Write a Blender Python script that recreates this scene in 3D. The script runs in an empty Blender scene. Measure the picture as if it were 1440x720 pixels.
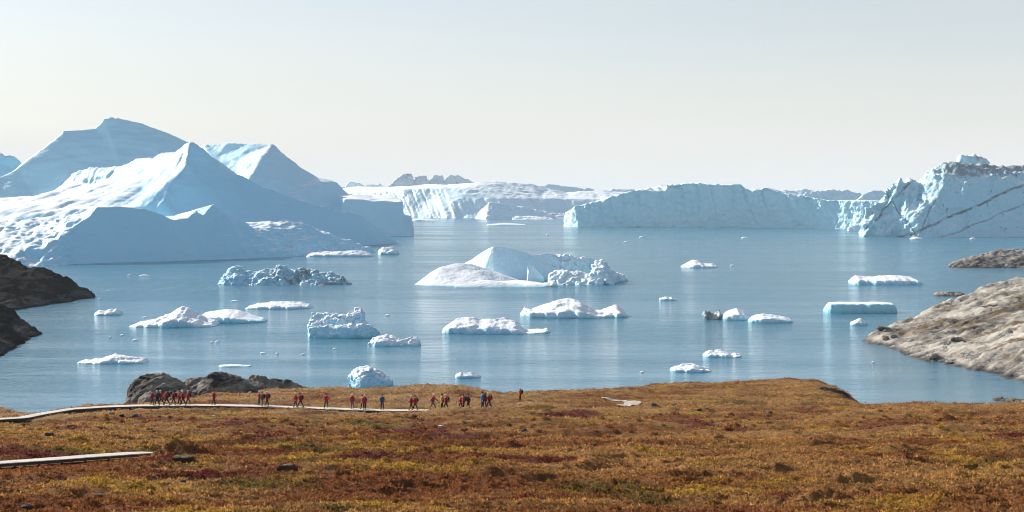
import bpy, bmesh, math, random
import numpy as np
from mathutils import Vector, Matrix
from mathutils.geometry import delaunay_2d_cdt

S = bpy.context.scene
COL = S.collection
R = math.radians

# ------------------------------------------------------------------ camera
HC, F, HOR = 40.0, 2000.0, 280.0        # eye height over the water, focal length and horizon row (photo pixels)
cam = bpy.data.cameras.new('camera')
cam.lens = 50.0; cam.sensor_width = 36.0
cam.shift_y = -(360 - HOR) / 1440.0
cam.clip_start = 0.5; cam.clip_end = 60000
cam_o = bpy.data.objects.new('camera', cam); COL.objects.link(cam_o)
cam_o.location = (0, 0, HC); cam_o.rotation_euler = (R(90), 0, 0)
S.camera = cam_o

# ------------------------------------------------------------------ sky and sun
SUN_AZ, SUN_EL = R(-51), R(27)          # azimuth from +Y, negative = to the left
sd = Vector((math.sin(SUN_AZ) * math.cos(SUN_EL), math.cos(SUN_AZ) * math.cos(SUN_EL), math.sin(SUN_EL)))
W_ = bpy.data.worlds.new('World'); S.world = W_; W_.use_nodes = True
nt = W_.node_tree; nt.nodes.clear()
sky = nt.nodes.new('ShaderNodeTexSky'); sky.sky_type = 'NISHITA'; sky.sun_disc = False
sky.sun_elevation = SUN_EL; sky.sun_rotation = SUN_AZ
sky.altitude = 40; sky.air_density = 1.0; sky.dust_density = 0.8; sky.ozone_density = 1.6
bg = nt.nodes.new('ShaderNodeBackground'); bg.inputs['Strength'].default_value = 0.08
wo = nt.nodes.new('ShaderNodeOutputWorld')
# thin even veil of high cirrus, all round the sky: seen edge-on it thickens towards the horizon (optical depth / sin elevation)
def wn(op, a, b):
    n = nt.nodes.new('ShaderNodeMath'); n.operation = op
    for i, v in enumerate((a, b)):
        if hasattr(v, 'is_output'): nt.links.new(v, n.inputs[i])
        else: n.inputs[i].default_value = v
    return n.outputs[0]
wtc = nt.nodes.new('ShaderNodeTexCoord'); wsx = nt.nodes.new('ShaderNodeSeparateXYZ'); nt.links.new(wtc.outputs['Generated'], wsx.inputs[0])
VEIL_TAU, VEIL_COL = 0.095, (0.56, 0.56, 0.55)
wns = nt.nodes.new('ShaderNodeTexNoise'); wvm = nt.nodes.new('ShaderNodeVectorMath'); wvm.operation = 'MULTIPLY'; wvm.inputs[1].default_value = (2.0, 2.0, 16.0)
nt.links.new(wtc.outputs['Generated'], wvm.inputs[0]); nt.links.new(wvm.outputs[0], wns.inputs['Vector']); wns.inputs['Scale'].default_value = 1.6; wns.inputs['Detail'].default_value = 5
veil = wn('SUBTRACT', 1.0, wn('POWER', math.e, wn('DIVIDE', wn('MULTIPLY', wn('ADD', 0.55, wn('MULTIPLY', wns.outputs['Fac'], 0.9)), -VEIL_TAU), wn('MAXIMUM', wsx.outputs[2], 0.01))))
bv_ = nt.nodes.new('ShaderNodeBackground'); bv_.inputs['Color'].default_value = (*VEIL_COL, 1)
wmix = nt.nodes.new('ShaderNodeMixShader'); nt.links.new(veil, wmix.inputs[0]); nt.links.new(bg.outputs[0], wmix.inputs[1]); nt.links.new(bv_.outputs[0], wmix.inputs[2])
nt.links.new(sky.outputs[0], bg.inputs['Color']); nt.links.new(wmix.outputs[0], wo.inputs['Surface'])
sl = bpy.data.lights.new('sun', 'SUN'); sl.energy = 5.0; sl.angle = R(0.53); sl.color = (1.0, 0.93, 0.85)
so = bpy.data.objects.new('sun', sl); COL.objects.link(so)
so.rotation_euler = sd.to_track_quat('Z', 'Y').to_euler(); so.location = (-300, 300, 300)

S.view_settings.view_transform = 'Standard'; S.view_settings.look = 'None'
S.view_settings.gamma = 1.0; S.view_settings.exposure = 0.6; S.view_settings.use_curve_mapping = False
S.render.engine = 'CYCLES'
S.cycles.use_denoising = True; S.cycles.filter_width = 1.0
S.cycles.max_bounces = 6; S.cycles.volume_bounces = 1; S.cycles.sample_clamp_indirect = 6.0

HAZE_DENSITY = 5.5e-5

# ------------------------------------------------------------------ numpy noise
def _h(ix, iy, iz, seed):
    h = (ix.astype(np.uint32) * np.uint32(374761393) + iy.astype(np.uint32) * np.uint32(668265263)
         + iz.astype(np.uint32) * np.uint32(2147483647) + np.uint32((seed * 1274126177) & 0xffffffff))
    h = (h ^ (h >> np.uint32(13))) * np.uint32(1274126177)
    h = (h ^ (h >> np.uint32(16))) * np.uint32(2246822519)
    return h ^ (h >> np.uint32(15))
def perlin(p, seed=0):
    p = np.asarray(p, dtype=np.float64)
    i0 = np.floor(p).astype(np.int64); f = p - i0
    u = f * f * f * (f * (f * 6 - 15) + 10)
    out = 0
    for dx in (0, 1):
        wx = u[:, 0] if dx else 1 - u[:, 0]
        for dy in (0, 1):
            wy = u[:, 1] if dy else 1 - u[:, 1]
            for dz in (0, 1):
                wz = u[:, 2] if dz else 1 - u[:, 2]
                h = _h(i0[:, 0] + dx, i0[:, 1] + dy, i0[:, 2] + dz, seed)
                gx = (h & 1023) / 511.5 - 1; gy = ((h >> 10) & 1023) / 511.5 - 1; gz = ((h >> 20) & 1023) / 511.5 - 1
                out = out + wx * wy * wz * (gx * (f[:, 0] - dx) + gy * (f[:, 1] - dy) + gz * (f[:, 2] - dz))
    return out * 1.5
def fbm(p, scale, octv=4, seed=0, ridged=False, gain=0.5):
    p = np.asarray(p, float) / np.asarray(scale, float)
    a, s = 1.0, 0
    for o in range(octv):
        n = perlin(p, seed + o * 17)
        if ridged: n = 1 - 2.4 * np.abs(n) - 0.35
        s = s + a * n; a *= gain; p = p * 2.03 + 7.1
    return s
def blocks(p, scale, seed=0, tilt=0.9):
    """broken-block relief: every cell of a jittered grid is a tilted facet of its own height"""
    q = np.asarray(p, float) / np.asarray(scale, float); i0 = np.floor(q).astype(np.int64)
    best = np.full(len(q), 1e9); val = np.zeros(len(q))
    for dx in (-1, 0, 1):
        for dy in (-1, 0, 1):
            for dz in (-1, 0, 1):
                c = i0 + np.array([dx, dy, dz])
                h = _h(c[:, 0], c[:, 1], c[:, 2], seed); g = _h(c[:, 0], c[:, 1], c[:, 2], seed + 77)
                f = np.stack([(h & 1023) / 1023.0, ((h >> 10) & 1023) / 1023.0, ((h >> 20) & 1023) / 1023.0], 1)
                d = q - (c + f); r2 = (d * d).sum(1); m = r2 < best
                t = np.stack([(g & 255) / 127.5 - 1, ((g >> 8) & 255) / 127.5 - 1, ((g >> 16) & 255) / 127.5 - 1], 1)
                val = np.where(m, ((g >> 24) & 255) / 127.5 - 1 + tilt * (d * t).sum(1), val); best = np.where(m, r2, best)
    return val
def sst(a, b, x):
    t = np.clip((x - a) / (b - a), 0, 1); return t * t * (3 - 2 * t)

# ------------------------------------------------------------------ helpers
def wpt(px, py, D): return ((px - 720) / F * D, D, HC - (py - HOR) / F * D)      # photo pixel at a known distance
def zpt(px, z, D): return ((px - 720) / F * D, D, z)
def dw(py): return HC * F / (py - HOR)                                            # distance of a waterline row
def mesh_np(name, co, faces, smooth=True):
    me = bpy.data.meshes.new(name)
    co = np.asarray(co, np.float32); faces = np.asarray(faces, np.int32)
    k = faces.shape[1]
    me.vertices.add(len(co)); me.vertices.foreach_set('co', co.ravel())
    me.loops.add(faces.size); me.loops.foreach_set('vertex_index', faces.ravel())
    me.polygons.add(len(faces)); me.polygons.foreach_set('loop_start', np.arange(0, faces.size, k, dtype=np.int32))
    me.polygons.foreach_set('use_smooth', np.full(len(faces), smooth))
    me.update(calc_edges=True)
    return me
def link(name, data, mat=None, parent=None, label=None, cat=None, group=None, kind=None):
    o = bpy.data.objects.new(name, data); COL.objects.link(o)
    if mat is not None and data is not None: data.materials.clear(); data.materials.append(mat)
    if parent is not None: o.parent = parent
    tag(o, label, cat, group, kind); return o
def tag(o, label=None, cat=None, group=None, kind=None):
    if label: o['label'] = label
    if cat: o['category'] = cat
    if group: o['group'] = group
    if kind: o['kind'] = kind
def get_co(me):
    a = np.empty(len(me.vertices) * 3, np.float32); me.vertices.foreach_get('co', a); return a.reshape(-1, 3).astype(float)
def get_no(me):
    a = np.empty(len(me.vertices) * 3, np.float32); me.vertices.foreach_get('normal', a); return a.reshape(-1, 3).astype(float)
def set_co(me, co): me.vertices.foreach_set('co', co.astype(np.float32).ravel()); me.update()
def recentre(o):
    me = o.data; co = get_co(me); c = np.array([(co[:, 0].min() + co[:, 0].max()) / 2, (co[:, 1].min() + co[:, 1].max()) / 2, 0.0])
    set_co(me, co - c); o.location = c

def tin(pts, ridges=(), zbot=-10):
    """closed solid: triangulated control points over a flat bottom"""
    v2 = [Vector((p[0], p[1])) for p in pts]
    edges = [(r[i], r[i + 1]) for r in ridges for i in range(len(r) - 1)]
    vv, ee, ff, ov, _, _ = delaunay_2d_cdt(v2, edges, [], 0, 1e-4)
    z = [pts[o[0]][2] if o else None for o in ov]
    arr = np.array([[p[0], p[1]] for p in pts]); zz = np.array([p[2] for p in pts])
    for i, q in enumerate(vv):
        if z[i] is None:
            d = np.hypot(arr[:, 0] - q[0], arr[:, 1] - q[1]) + 1e-6; k = np.argsort(d)[:2]
            z[i] = float((zz[k] / d[k]).sum() / (1 / d[k]).sum())
    n = len(vv)
    co = [(q[0], q[1], z[i]) for i, q in enumerate(vv)] + [(q[0], q[1], zbot) for q in vv]
    fs = [tuple(f) for f in ff] + [tuple(reversed([i + n for i in f])) for f in ff]
    cnt = {}
    for f in ff:
        for a, b in zip(f, list(f[1:]) + [f[0]]): cnt[(a, b)] = 1
    for (a, b) in list(cnt):
        if (b, a) not in cnt: fs.append((b, a, a + n)); fs.append((b, a + n, b + n))
    return co, fs
def hull(pts):
    bm = bmesh.new()
    for p in pts: bm.verts.new(p)
    bmesh.ops.convex_hull(bm, input=bm.verts)
    bmesh.ops.delete(bm, geom=[v for v in bm.verts if not v.link_faces], context='VERTS')
    bmesh.ops.recalc_face_normals(bm, faces=bm.faces)
    bm.verts.index_update()
    out = [tuple(v.co) for v in bm.verts], [tuple(v.index for v in f.verts) for f in bm.faces]
    bm.free(); return out
def remesh(solids, voxel, smooth=0):
    co, fs = [], []
    for c, f in solids:
        k = len(co); co += list(c); fs += [tuple(i + k for i in q) for q in f]
    me = bpy.data.meshes.new('tmp'); me.from_pydata(co, [], fs); me.update()
    o = bpy.data.objects.new('tmp', me); COL.objects.link(o)
    m = o.modifiers.new('r', 'REMESH'); m.mode = 'VOXEL'; m.voxel_size = voxel; m.use_smooth_shade = True
    if smooth:
        s = o.modifiers.new('s', 'SMOOTH'); s.iterations = smooth; s.factor = 0.5
    dg = bpy.context.evaluated_depsgraph_get()
    out = bpy.data.meshes.new_from_object(o.evaluated_get(dg))
    bpy.data.objects.remove(o); bpy.data.meshes.remove(me)
    trim(out, -4.5)                      # nothing deep under water is needed
    out.polygons.foreach_set('use_smooth', np.ones(len(out.polygons), bool))
    return out
def trim(me, zmin=-6):
    bm = bmesh.new(); bm.from_mesh(me)
    bmesh.ops.delete(bm, geom=[v for v in bm.verts if v.co.z < zmin], context='VERTS')
    bm.to_mesh(me); bm.free()
def displace(me, fns, taper=True):
    for fn in fns:
        co, no = get_co(me), get_no(me)
        d = fn(co, no)
        if taper: d = d * sst(-4, 3, co[:, 2])
        set_co(me, co + no * d[:, None])
def nz(amp, scale, octv=4, seed=0, ridged=False, gain=0.5, mask=None):
    def fn(co, no):
        d = amp * fbm(co, scale, octv, seed, ridged, gain)
        return d * mask(co, no) if mask else d
    return fn

def bz(amp, scale, seed=0, mask=None):
    def fn(co, no):
        d = amp * blocks(co, scale, seed)
        return d * mask(co, no) if mask else d
    return fn
# ------------------------------------------------------------------ materials
class NT:
    def __init__(s, name):
        s.m = bpy.data.materials.new(name); s.m.use_nodes = True; s.t = s.m.node_tree; s.t.nodes.clear()
        s.out = s.n('ShaderNodeOutputMaterial'); s.geo = s.n('ShaderNodeNewGeometry')
        s.pos = s.geo.outputs['Position']
    def n(s, t, **kw):
        n = s.t.nodes.new(t)
        for k, v in kw.items(): setattr(n, k, v)
        return n
    def l(s, a, b): s.t.links.new(a, b)
    def put(s, sock, v):
        if hasattr(v, 'is_output'): s.l(v, sock)
        else: sock.default_value = v
    def vmul(s, v, xyz):
        n = s.n('ShaderNodeVectorMath', operation='MULTIPLY'); s.l(v, n.inputs[0]); n.inputs[1].default_value = xyz; return n.outputs[0]
    def noise(s, v, scale, detail=4, rough=0.55, dist=0.0):
        n = s.n('ShaderNodeTexNoise'); s.l(v, n.inputs['Vector']); n.inputs['Scale'].default_value = scale
        n.inputs['Detail'].default_value = detail; n.inputs['Roughness'].default_value = rough; n.inputs['Distortion'].default_value = dist
        return n.outputs['Fac']
    def ramp(s, f, stops):
        n = s.n('ShaderNodeValToRGB'); s.l(f, n.inputs[0]); e = n.color_ramp.elements
        while len(e) < len(stops): e.new(0.5)
        for x, (p, c) in zip(e, stops):
            x.position = p; x.color = (c, c, c, 1) if isinstance(c, (int, float)) else (*c, 1)
        return n.outputs[0]
    def mr(s, f, a, b, c=0.0, d=1.0):
        n = s.n('ShaderNodeMapRange'); s.put(n.inputs[0], f)
        for i, v in enumerate((a, b, c, d)): n.inputs[i + 1].default_value = v
        return n.outputs[0]
    def math(s, op, a, b):
        n = s.n('ShaderNodeMath', operation=op); s.put(n.inputs[0], a); s.put(n.inputs[1], b); return n.outputs[0]
    def mix(s, f, a, b, mode='MIX'):
        n = s.n('ShaderNodeMix', data_type='RGBA', blend_type=mode); s.put(n.inputs[0], f)
        s.put(n.inputs[6], (*a, 1) if isinstance(a, tuple) else a); s.put(n.inputs[7], (*b, 1) if isinstance(b, tuple) else b); return n.outputs[2]
    def sepz(s):
        n = s.n('ShaderNodeSeparateXYZ'); s.l(s.pos, n.inputs[0]); return n.outputs
    def snowcover(s, n, rng_):  # snow by slope; also puts bright lit tops and darker shaded faces into the colour
        g = s.n('ShaderNodeSeparateXYZ'); s.l(s.geo.outputs['Normal'], g.inputs[0])
        return s.mr(s.math('ADD', g.outputs[2], s.math('MULTIPLY', s.math('SUBTRACT', n, 0.5), 0.12)), rng_[0], rng_[1], 0, 1)
    def bump(s, h, strength, dist, normal=None):
        n = s.n('ShaderNodeBump'); s.l(h, n.inputs['Height']); s.put(n.inputs['Strength'], strength); n.inputs['Distance'].default_value = dist
        if normal is not None: s.l(normal, n.inputs['Normal'])
        return n.outputs[0]
    def bsdf(s, color, rough=0.7, normal=None, spec=0.3, **kw):
        b = s.n('ShaderNodeBsdfPrincipled'); s.put(b.inputs['Base Color'], (*color, 1) if isinstance(color, tuple) else color)
        s.put(b.inputs['Roughness'], rough); b.inputs['Specular IOR Level'].default_value = spec
        if normal is not None: s.l(normal, b.inputs['Normal'])
        for k, v in kw.items(): s.put(b.inputs[k.replace('_', ' ')], v)
        s.l(b.outputs[0], s.out.inputs['Surface']); return b

def ice_mat(name, base=(0.40, 0.74, 0.91), unit=1.0, snow=(0.87, 0.915, 0.94), snz=(0.84, 0.97), dirt_x=None, dirt=0.0, teal=0.0, tealz=1.0, blue=0.25, dirt_col=(0.10, 0.09, 0.08), band=None, bump=0.5):
    """unit = size in metres of the fine relief"""
    s = NT(name)
    n1 = s.noise(s.pos, 0.12 / unit, 5, 0.6)
    c = s.mix(s.mr(n1, 0.42, 0.75, 0, blue), base, (0.30, 0.65, 0.82))
    c = s.mix(s.snowcover(n1, snz), c, snow)  # white on gentle slopes, bluer on steep ones: snow plus light and shade as colour
    if teal:
        z = s.sepz()[2]
        zn = s.math('ADD', z, s.math('MULTIPLY', s.math('SUBTRACT', s.noise(s.pos, 0.35 / unit, 3), 0.5), -1.6 * tealz))
        c = s.mix(s.mr(zn, tealz, 0.0, 0, teal), c, (0.16, 0.55, 0.62))
    if dirt:
        d1 = s.noise(s.vmul(s.pos, (1, 1, 0.45)), 0.10 / unit, 7, 0.68, 1.2)
        d = s.mr(d1, 0.66 - 0.20 * dirt, 0.74 - 0.16 * dirt, 0, 1)
        if dirt_x: d = s.math('MULTIPLY', d, s.mr(s.math('ADD', s.sepz()[0], s.math('MULTIPLY', s.math('SUBTRACT', n1, 0.5), 30)), dirt_x[0], dirt_x[1]))
        c = s.mix(s.math('MULTIPLY', d, 0.85), c, dirt_col)
    if band:
        for (ax, off, wd, amt) in band:
            dn = s.n('ShaderNodeVectorMath', operation='DOT_PRODUCT'); s.l(s.pos, dn.inputs[0]); dn.inputs[1].default_value = ax
            q = s.math('ADD', s.math('SUBTRACT', dn.outputs['Value'], off), s.math('MULTIPLY', s.math('SUBTRACT', s.noise(s.pos, 0.05, 4), 0.5), wd * 5))
            f = s.mr(s.math('ABSOLUTE', q, 0.0), 0.0, wd, amt, 0)
            c = s.mix(s.math('MULTIPLY', f, s.mr(s.noise(s.pos, 0.2, 4), 0.35, 0.6, 0.35, 1)), c, dirt_col)
    h = s.math('ADD', s.noise(s.pos, 0.6 / unit, 6, 0.6), s.math('MULTIPLY', s.noise(s.pos, 0.15 / unit, 4, 0.6), 2.0))
    s.bsdf(c, 0.55, s.bump(h, bump, unit * 0.9), 0.35)
    return s.m

def rock_mat(name, pale=(0.36, 0.33, 0.29), dark=(0.06, 0.055, 0.05), lich=0.5, wet=1.2, unit=1.0, moss=(0.13, 0.08, 0.03), mossamt=0.35, paleband=None, spec=0.2):
    s = NT(name)
    st = s.vmul(s.pos, (0.5, 0.7, 1.4))
    n1 = s.noise(st, 0.35 / unit, 8, 0.68, 0.8)
    n2 = s.noise(s.pos, 0.06 / unit, 5, 0.6)
    n3 = s.noise(s.pos, 1.8 / unit, 4, 0.7)
    f = s.math('ADD', s.math('MULTIPLY', n1, 0.75), s.math('ADD', s.math('MULTIPLY', n2, 0.55), s.math('MULTIPLY', n3, 0.15)))
    z = s.sepz()[2]
    if paleband:
        zz = s.math('ADD', z, s.math('MULTIPLY', s.math('SUBTRACT', n2, 0.5), -8.0))
        f = s.math('ADD', f, s.mr(zz, paleband * 0.5, paleband * 1.4, 0.16, -0.16))
    mid = tuple(0.5 * (a + b) for a, b in zip(pale, dark))
    c = s.ramp(s.mr(f, 0.52 + lich * 0.12, 0.80 + lich * 0.12), [(0.0, dark), (0.38, mid), (0.7, pale), (1.0, tuple(min(1, 1.2 * a) for a in pale))])
    nzv = s.n('ShaderNodeSeparateXYZ'); s.l(s.geo.outputs['Normal'], nzv.inputs[0])
    m = s.math('MULTIPLY', s.mr(nzv.outputs[2], 0.7, 0.95), s.mr(s.noise(s.pos, 0.22 / unit, 6, 0.65), 0.52, 0.62, 0, 1))
    m = s.math('MULTIPLY', m, s.mr(z, 1.0, 3.5, 0, mossamt * 2))
    c = s.mix(m, c, moss)
    if wet: c = s.mix(s.mr(z, wet, wet * 0.3, 0, 0.75), c, tuple(a * 0.55 for a in dark))
    h = s.math('ADD', n1, s.math('MULTIPLY', n3, 0.35))
    s.bsdf(c, 0.9, s.bump(h, 0.8, 0.6 * unit), spec)
    return s.m

def simple(name, col, rough=0.7, var=0.12, scale=8.0, spec=0.3):
    s = NT(name)
    n = s.noise(s.pos, scale, 4, 0.6)
    a = tuple(max(0, x * (1 - var)) for x in col); b = tuple(min(1, x * (1 + var)) for x in col)
    s.bsdf(s.mix(n, a, b), rough, None, spec); return s.m

# ------------------------------------------------------------------ water
def water_mat():
    s = NT('fjord_water')
    # wind lanes: long streaks of rippled water between calmer lanes
    lanes = s.math('ADD', s.math('MULTIPLY', s.noise(s.vmul(s.pos, (0.0022, 0.011, 0)), 1.0, 5, 0.6, 0.6), 0.62), s.math('MULTIPLY', s.noise(s.vmul(s.pos, (0.004, 0.05, 0)), 1.0, 4, 0.6, 0.4), 0.38))
    far = s.mr(s.sepz()[1], 330, 800, 0.0, 0.45)
    wind = s.math('ADD', s.math('MULTIPLY', s.mr(lanes, 0.44, 0.58, 0.0, 0.85), s.mr(s.sepz()[1], 260, 620, 0.25, 1.0)), far)   # the cove lies in the lee
    w1 = s.noise(s.vmul(s.pos, (0.55, 0.8, 1)), 1.0, 4, 0.65)
    w2 = s.noise(s.vmul(s.pos, (0.08, 0.16, 1)), 1.0, 3, 0.5)
    h = s.math('ADD', w1, s.math('MULTIPLY', w2, 2.2))
    nrm = s.bump(h, s.mr(wind, 0, 1.3, 0.12, 1.1), 1.0)
    rough = s.mr(wind, 0, 1.3, 0.07, 0.20)
    b = s.bsdf((0.055, 0.20, 0.29), rough, nrm, 0.5)
    b.inputs['IOR'].default_value = 1.45
    return s.m
wm = mesh_np('water', [(-9000, -200, 0), (9000, -200, 0), (9000, 9500, 0), (-9000, 9500, 0)], [(0, 1, 2, 3)])
link('water', wm, water_mat(), kind='structure')

# ------------------------------------------------------------------ tundra
BW = [(-160, 596, 147), (-60, 591, 149), (0, 589, 151), (30, 587.5, 154), (60, 581.5, 161), (100, 575, 169), (150, 571.7, 173), (200, 570, 175), (300, 569.6, 176),
      (365, 570.8, 175), (420, 573, 173), (480, 575, 171.5), (540, 577, 170.5), (600, 577, 170.5), (650, 576.5, 171), (693, 575, 172.5)]
BWP = np.array([wpt(*b) for b in BW])
NB = [(-140, 661, 69), (-60, 655.5, 74), (0, 650.5, 78), (60, 646.5, 82), (120, 641.8, 86), (190, 637, 90.5), (215, 636.2, 92.5), (248, 636.5, 96)]
NBP = np.array([wpt(*b) for b in NB])

def prof(px, *rows):
    rows = [(-40, None), (0, None), (30, None)] + list(rows)
    out = []
    for D, py in rows:
        z = {-40: 42.5, 0: 38.35, 30: 32.2}[D] if py is None else HC - (py - HOR) / F * D
        out.append((D, z))
    d, z = out[-1]
    out += [(d + 14, z - 4.5), (d + 40, -3.0), (d + 60, -9), (420, -25)]
    return px, out
N_ = [(58, 722), (80, 647), (110, 612)]
PROF = [
    prof(-2600, *N_, (140, 600), (150, 592), (165, 583), (180, 578), (192, 582)),
    prof(-300, *N_, (140, 600), (150, 592), (165, 581), (180, 573), (192, 580)),
    prof(0, *N_, (140, 600), (151, 590), (165, 580), (178, 571), (188, 580)),
    prof(22, *N_, (140, 600), (154, 589), (165, 582), (176, 576), (184, 584)),
    prof(50, *N_, (140, 599), (158, 585), (164, 582.5), (176, 590)),
    prof(80, *N_, (140, 597), (164, 579), (172, 577), (184, 587)),
    prof(130, *N_, (140, 595), (168, 575), (175, 570.5), (182, 569), (192, 578)),
    prof(200, *N_, (140, 593), (168, 575), (176, 570), (188, 566), (198, 574)),
    prof(300, *N_, (140, 593), (168, 575), (176, 570), (195, 556), (208, 549), (225, 562)),
    prof(430, *N_, (140, 593), (166, 577), (174, 573.5), (190, 560), (207, 546.5), (216, 546.5), (235, 565)),
    prof(540, *N_, (140, 593), (165, 580), (171, 577.5), (188, 563), (206, 547), (214, 547), (235, 565)),
    prof(640, *N_, (140, 591), (165, 579), (171, 577), (188, 561), (207, 543), (215, 544), (235, 563)),
    prof(690, *N_, (140, 590), (165, 578), (172, 575.5), (188, 563), (206, 553), (225, 556)),
    prof(760, *N_, (140, 590), (165, 577), (190, 561), (215, 550), (230, 554)),
    prof(860, *N_, (140, 591), (165, 577), (190, 562), (215, 549), (232, 551)),
    prof(920, *N_, (140, 592), (165, 578), (195, 560), (230, 541), (248, 547)),
    prof(1060, *N_, (140, 592), (165, 578), (200, 556), (240, 535), (255, 540)),
    prof(1150, *N_, (140, 591), (165, 577), (200, 557), (240, 534), (250, 541)),
    prof(1188, *N_, (140, 590), (165, 575), (180, 570), (215, 556), (232, 547), (242, 556)),
    prof(1214, *N_, (140, 589), (165, 574), (178, 569.5), (190, 572), (228, 574)),
    prof(1300, *N_, (140, 588), (165, 571), (173, 568), (184, 574)),
    prof(1440, *N_, (140, 590), (165, 574), (173, 571.5), (184, 580)),
    prof(4200, *N_, (140, 592), (165, 577), (173, 574), (184, 584)),
]
_dg = np.concatenate([np.linspace(-40, 50, 40, endpoint=False), np.linspace(50, 420, 741)])
def _smooth(a, k):
    ker = np.hanning(k + 2)[1:-1]; ker /= ker.sum()
    return np.convolve(np.pad(a, k // 2, mode='edge'), ker, mode='valid')[:len(a)]
_pg = np.concatenate([np.array([-2600, -1200, -600]), np.arange(-300, 1741, 6), np.array([2000, 2600, 4200])]).astype(float)
_cols = np.array([np.interp(_dg, *zip(*rows)) for _, rows in PROF])
_cols = np.array([np.concatenate([c[:40], _smooth(c[40:], 13)]) for c in _cols])
_grid = np.array([np.interp(_pg, [p[0] for p in PROF], _cols[:, j]) for j in range(len(_dg))]).T      # [px, D]
_sm = _grid.copy()
for j in range(len(_dg)): _sm[3:-3, j] = _smooth(_grid[3:-3, j], 5)
_grid = _sm
def base_z(X, Y):
    u = 720 + F * X / np.maximum(Y, 40)
    iu = np.interp(u, _pg, np.arange(len(_pg))); iv = np.interp(Y, _dg, np.arange(len(_dg)))
    a = np.clip(iu.astype(int), 0, len(_pg) - 2); b = np.clip(iv.astype(int), 0, len(_dg) - 2); fa, fb = iu - a, iv - b
    return (_grid[a, b] * (1 - fa) * (1 - fb) + _grid[a + 1, b] * fa * (1 - fb) + _grid[a, b + 1] * (1 - fa) * fb + _grid[a + 1, b + 1] * fa * fb)
def seg_dist(X, Y, P):
    best = np.full(X.shape, 1e9); zb = np.zeros(X.shape); side = np.zeros(X.shape)
    for a, b in zip(P[:-1], P[1:]):
        d = b - a; L2 = d[0] ** 2 + d[1] ** 2
        t = np.clip(((X - a[0]) * d[0] + (Y - a[1]) * d[1]) / L2, 0, 1)
        qx, qy = a[0] + t * d[0], a[1] + t * d[1]
        r = np.hypot(X - qx, Y - qy); m = r < best
        best = np.where(m, r, best); zb = np.where(m, a[2] + t * d[2], zb); side = np.where(m, qy - Y, side)
    return best, zb, side
MOUND = wpt(232, 652, 86.0)
def _row_dist(px, py):
    Ds = np.linspace(50, 230, 1500); rows = HOR + (HC - base_z((px - 720) / F * Ds, Ds)) * F / Ds
    return float(Ds[np.argmax(rows <= py)])
TURF_BANKS = []
for _px, _py, _w in ((942, 623, 17), (795, 635, 14), (834, 661, 20), (956, 671, 34), (914, 704, 46), (1009, 624, 14), (1100, 661, 20), (989, 581, 14), (1203, 678, 26), (1260, 633, 28), (985, 670, 22), (1240, 597, 22), (1075, 583, 14),
                     (1335, 598, 12), (1385, 600, 16), (700, 671, 30), (655, 687, 26), (270, 640, 16), (400, 664, 20), (100, 624, 14), (1160, 706, 34), (1390, 697, 30), (530, 690, 22), (60, 660, 20), (1290, 690, 24), (590, 640, 18), (1020, 705, 30)):
    _D = _row_dist(_px, _py); TURF_BANKS.append(((_px - 720) / F * _D, _D, _w / F * _D, 0.30 + 0.004 * _D))
def ground_z(X, Y, fine=True):
    X = np.asarray(X, float); Y = np.asarray(Y, float)
    z = base_z(X, Y)
    p = np.stack([X, Y, np.zeros_like(X)], 1)
    act = sst(25, 50, Y) * (1 - sst(250, 275, Y))
    d1, zb1, sd1 = seg_dist(X, Y, BWP); d2, zb2, sd2 = seg_dist(X, Y, NBP)
    near = np.minimum(sst(1.0, 4.0, d1), sst(0.9, 3.0, d2))
    z = z + act * 0.55 * fbm(p, (14, 9, 1), 3, 5) * near
    # small turf banks: stepped terraces that face down-slope towards the viewer's side
    st = fbm(p + 0.9 * np.stack([fbm(p, 5, 2, 91), fbm(p, 5, 2, 92), 0 * X], 1), (4.6, 1.9, 1), 3, 31)
    z = z + act * near * (0.15 * sst(0.08, 0.34, st) - 0.15 * sst(0.30, 0.50, -st))
    hol = fbm(p + 0.8 * np.stack([fbm(p, 2.2, 2, 95), fbm(p, 2.2, 2, 96), 0 * X], 1), (3.4, 1.5, 1), 3, 37)
    z = z - act * near * 0.22 * sst(0.38, 0.52, hol)
    for (hx, hy, wx, wy) in TURF_BANKS:      # low eroded turf banks: steep on the seaward-lit viewer side, gentle behind
        m = (np.abs(X - hx) < 3 * wx) & (np.abs(Y - hy) < 6 * wy)
        if m.any():
            wob = fbm(p[m], 0.9, 2, 99); u, v = (X[m] - hx) / wx + 0.5 * wob, (Y[m] - hy) / wy + 0.6 * wob
            z[m] += (0.20 + 0.0024 * hy) * np.exp(-u * u) * sst(-0.25, 0.15, v) * (1 - sst(0.4, 4.5, v))
    hum = fbm(p, (1.6, 1.15, 1), 3, 44, ridged=False)
    z = z + act * near * 0.12 * hum * (0.5 + sst(-0.2, 0.5, fbm(p, 11, 2, 71)))
    z = z + 0.95 * np.exp(-(((X - MOUND[0]) / 2.0) ** 2 + ((Y - MOUND[1]) / 1.5) ** 2))
    w1 = (1 - sst(0.9, 3.2, d1)); z = z * (1 - w1) + (zb1 - 0.24) * w1
    w2 = (1 - sst(0.8, 2.4, d2)); z = z * (1 - w2) + (zb2 - 0.34) * w2
    # keep turf in front of the decks below them
    z = np.where((d1 < 8) & (sd1 > 0), np.minimum(z, zb1 - 0.42), z)
    z = np.where((d2 < 5) & (sd2 > 0), np.minimum(z, zb2 - 0.28), z)
    return z

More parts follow.
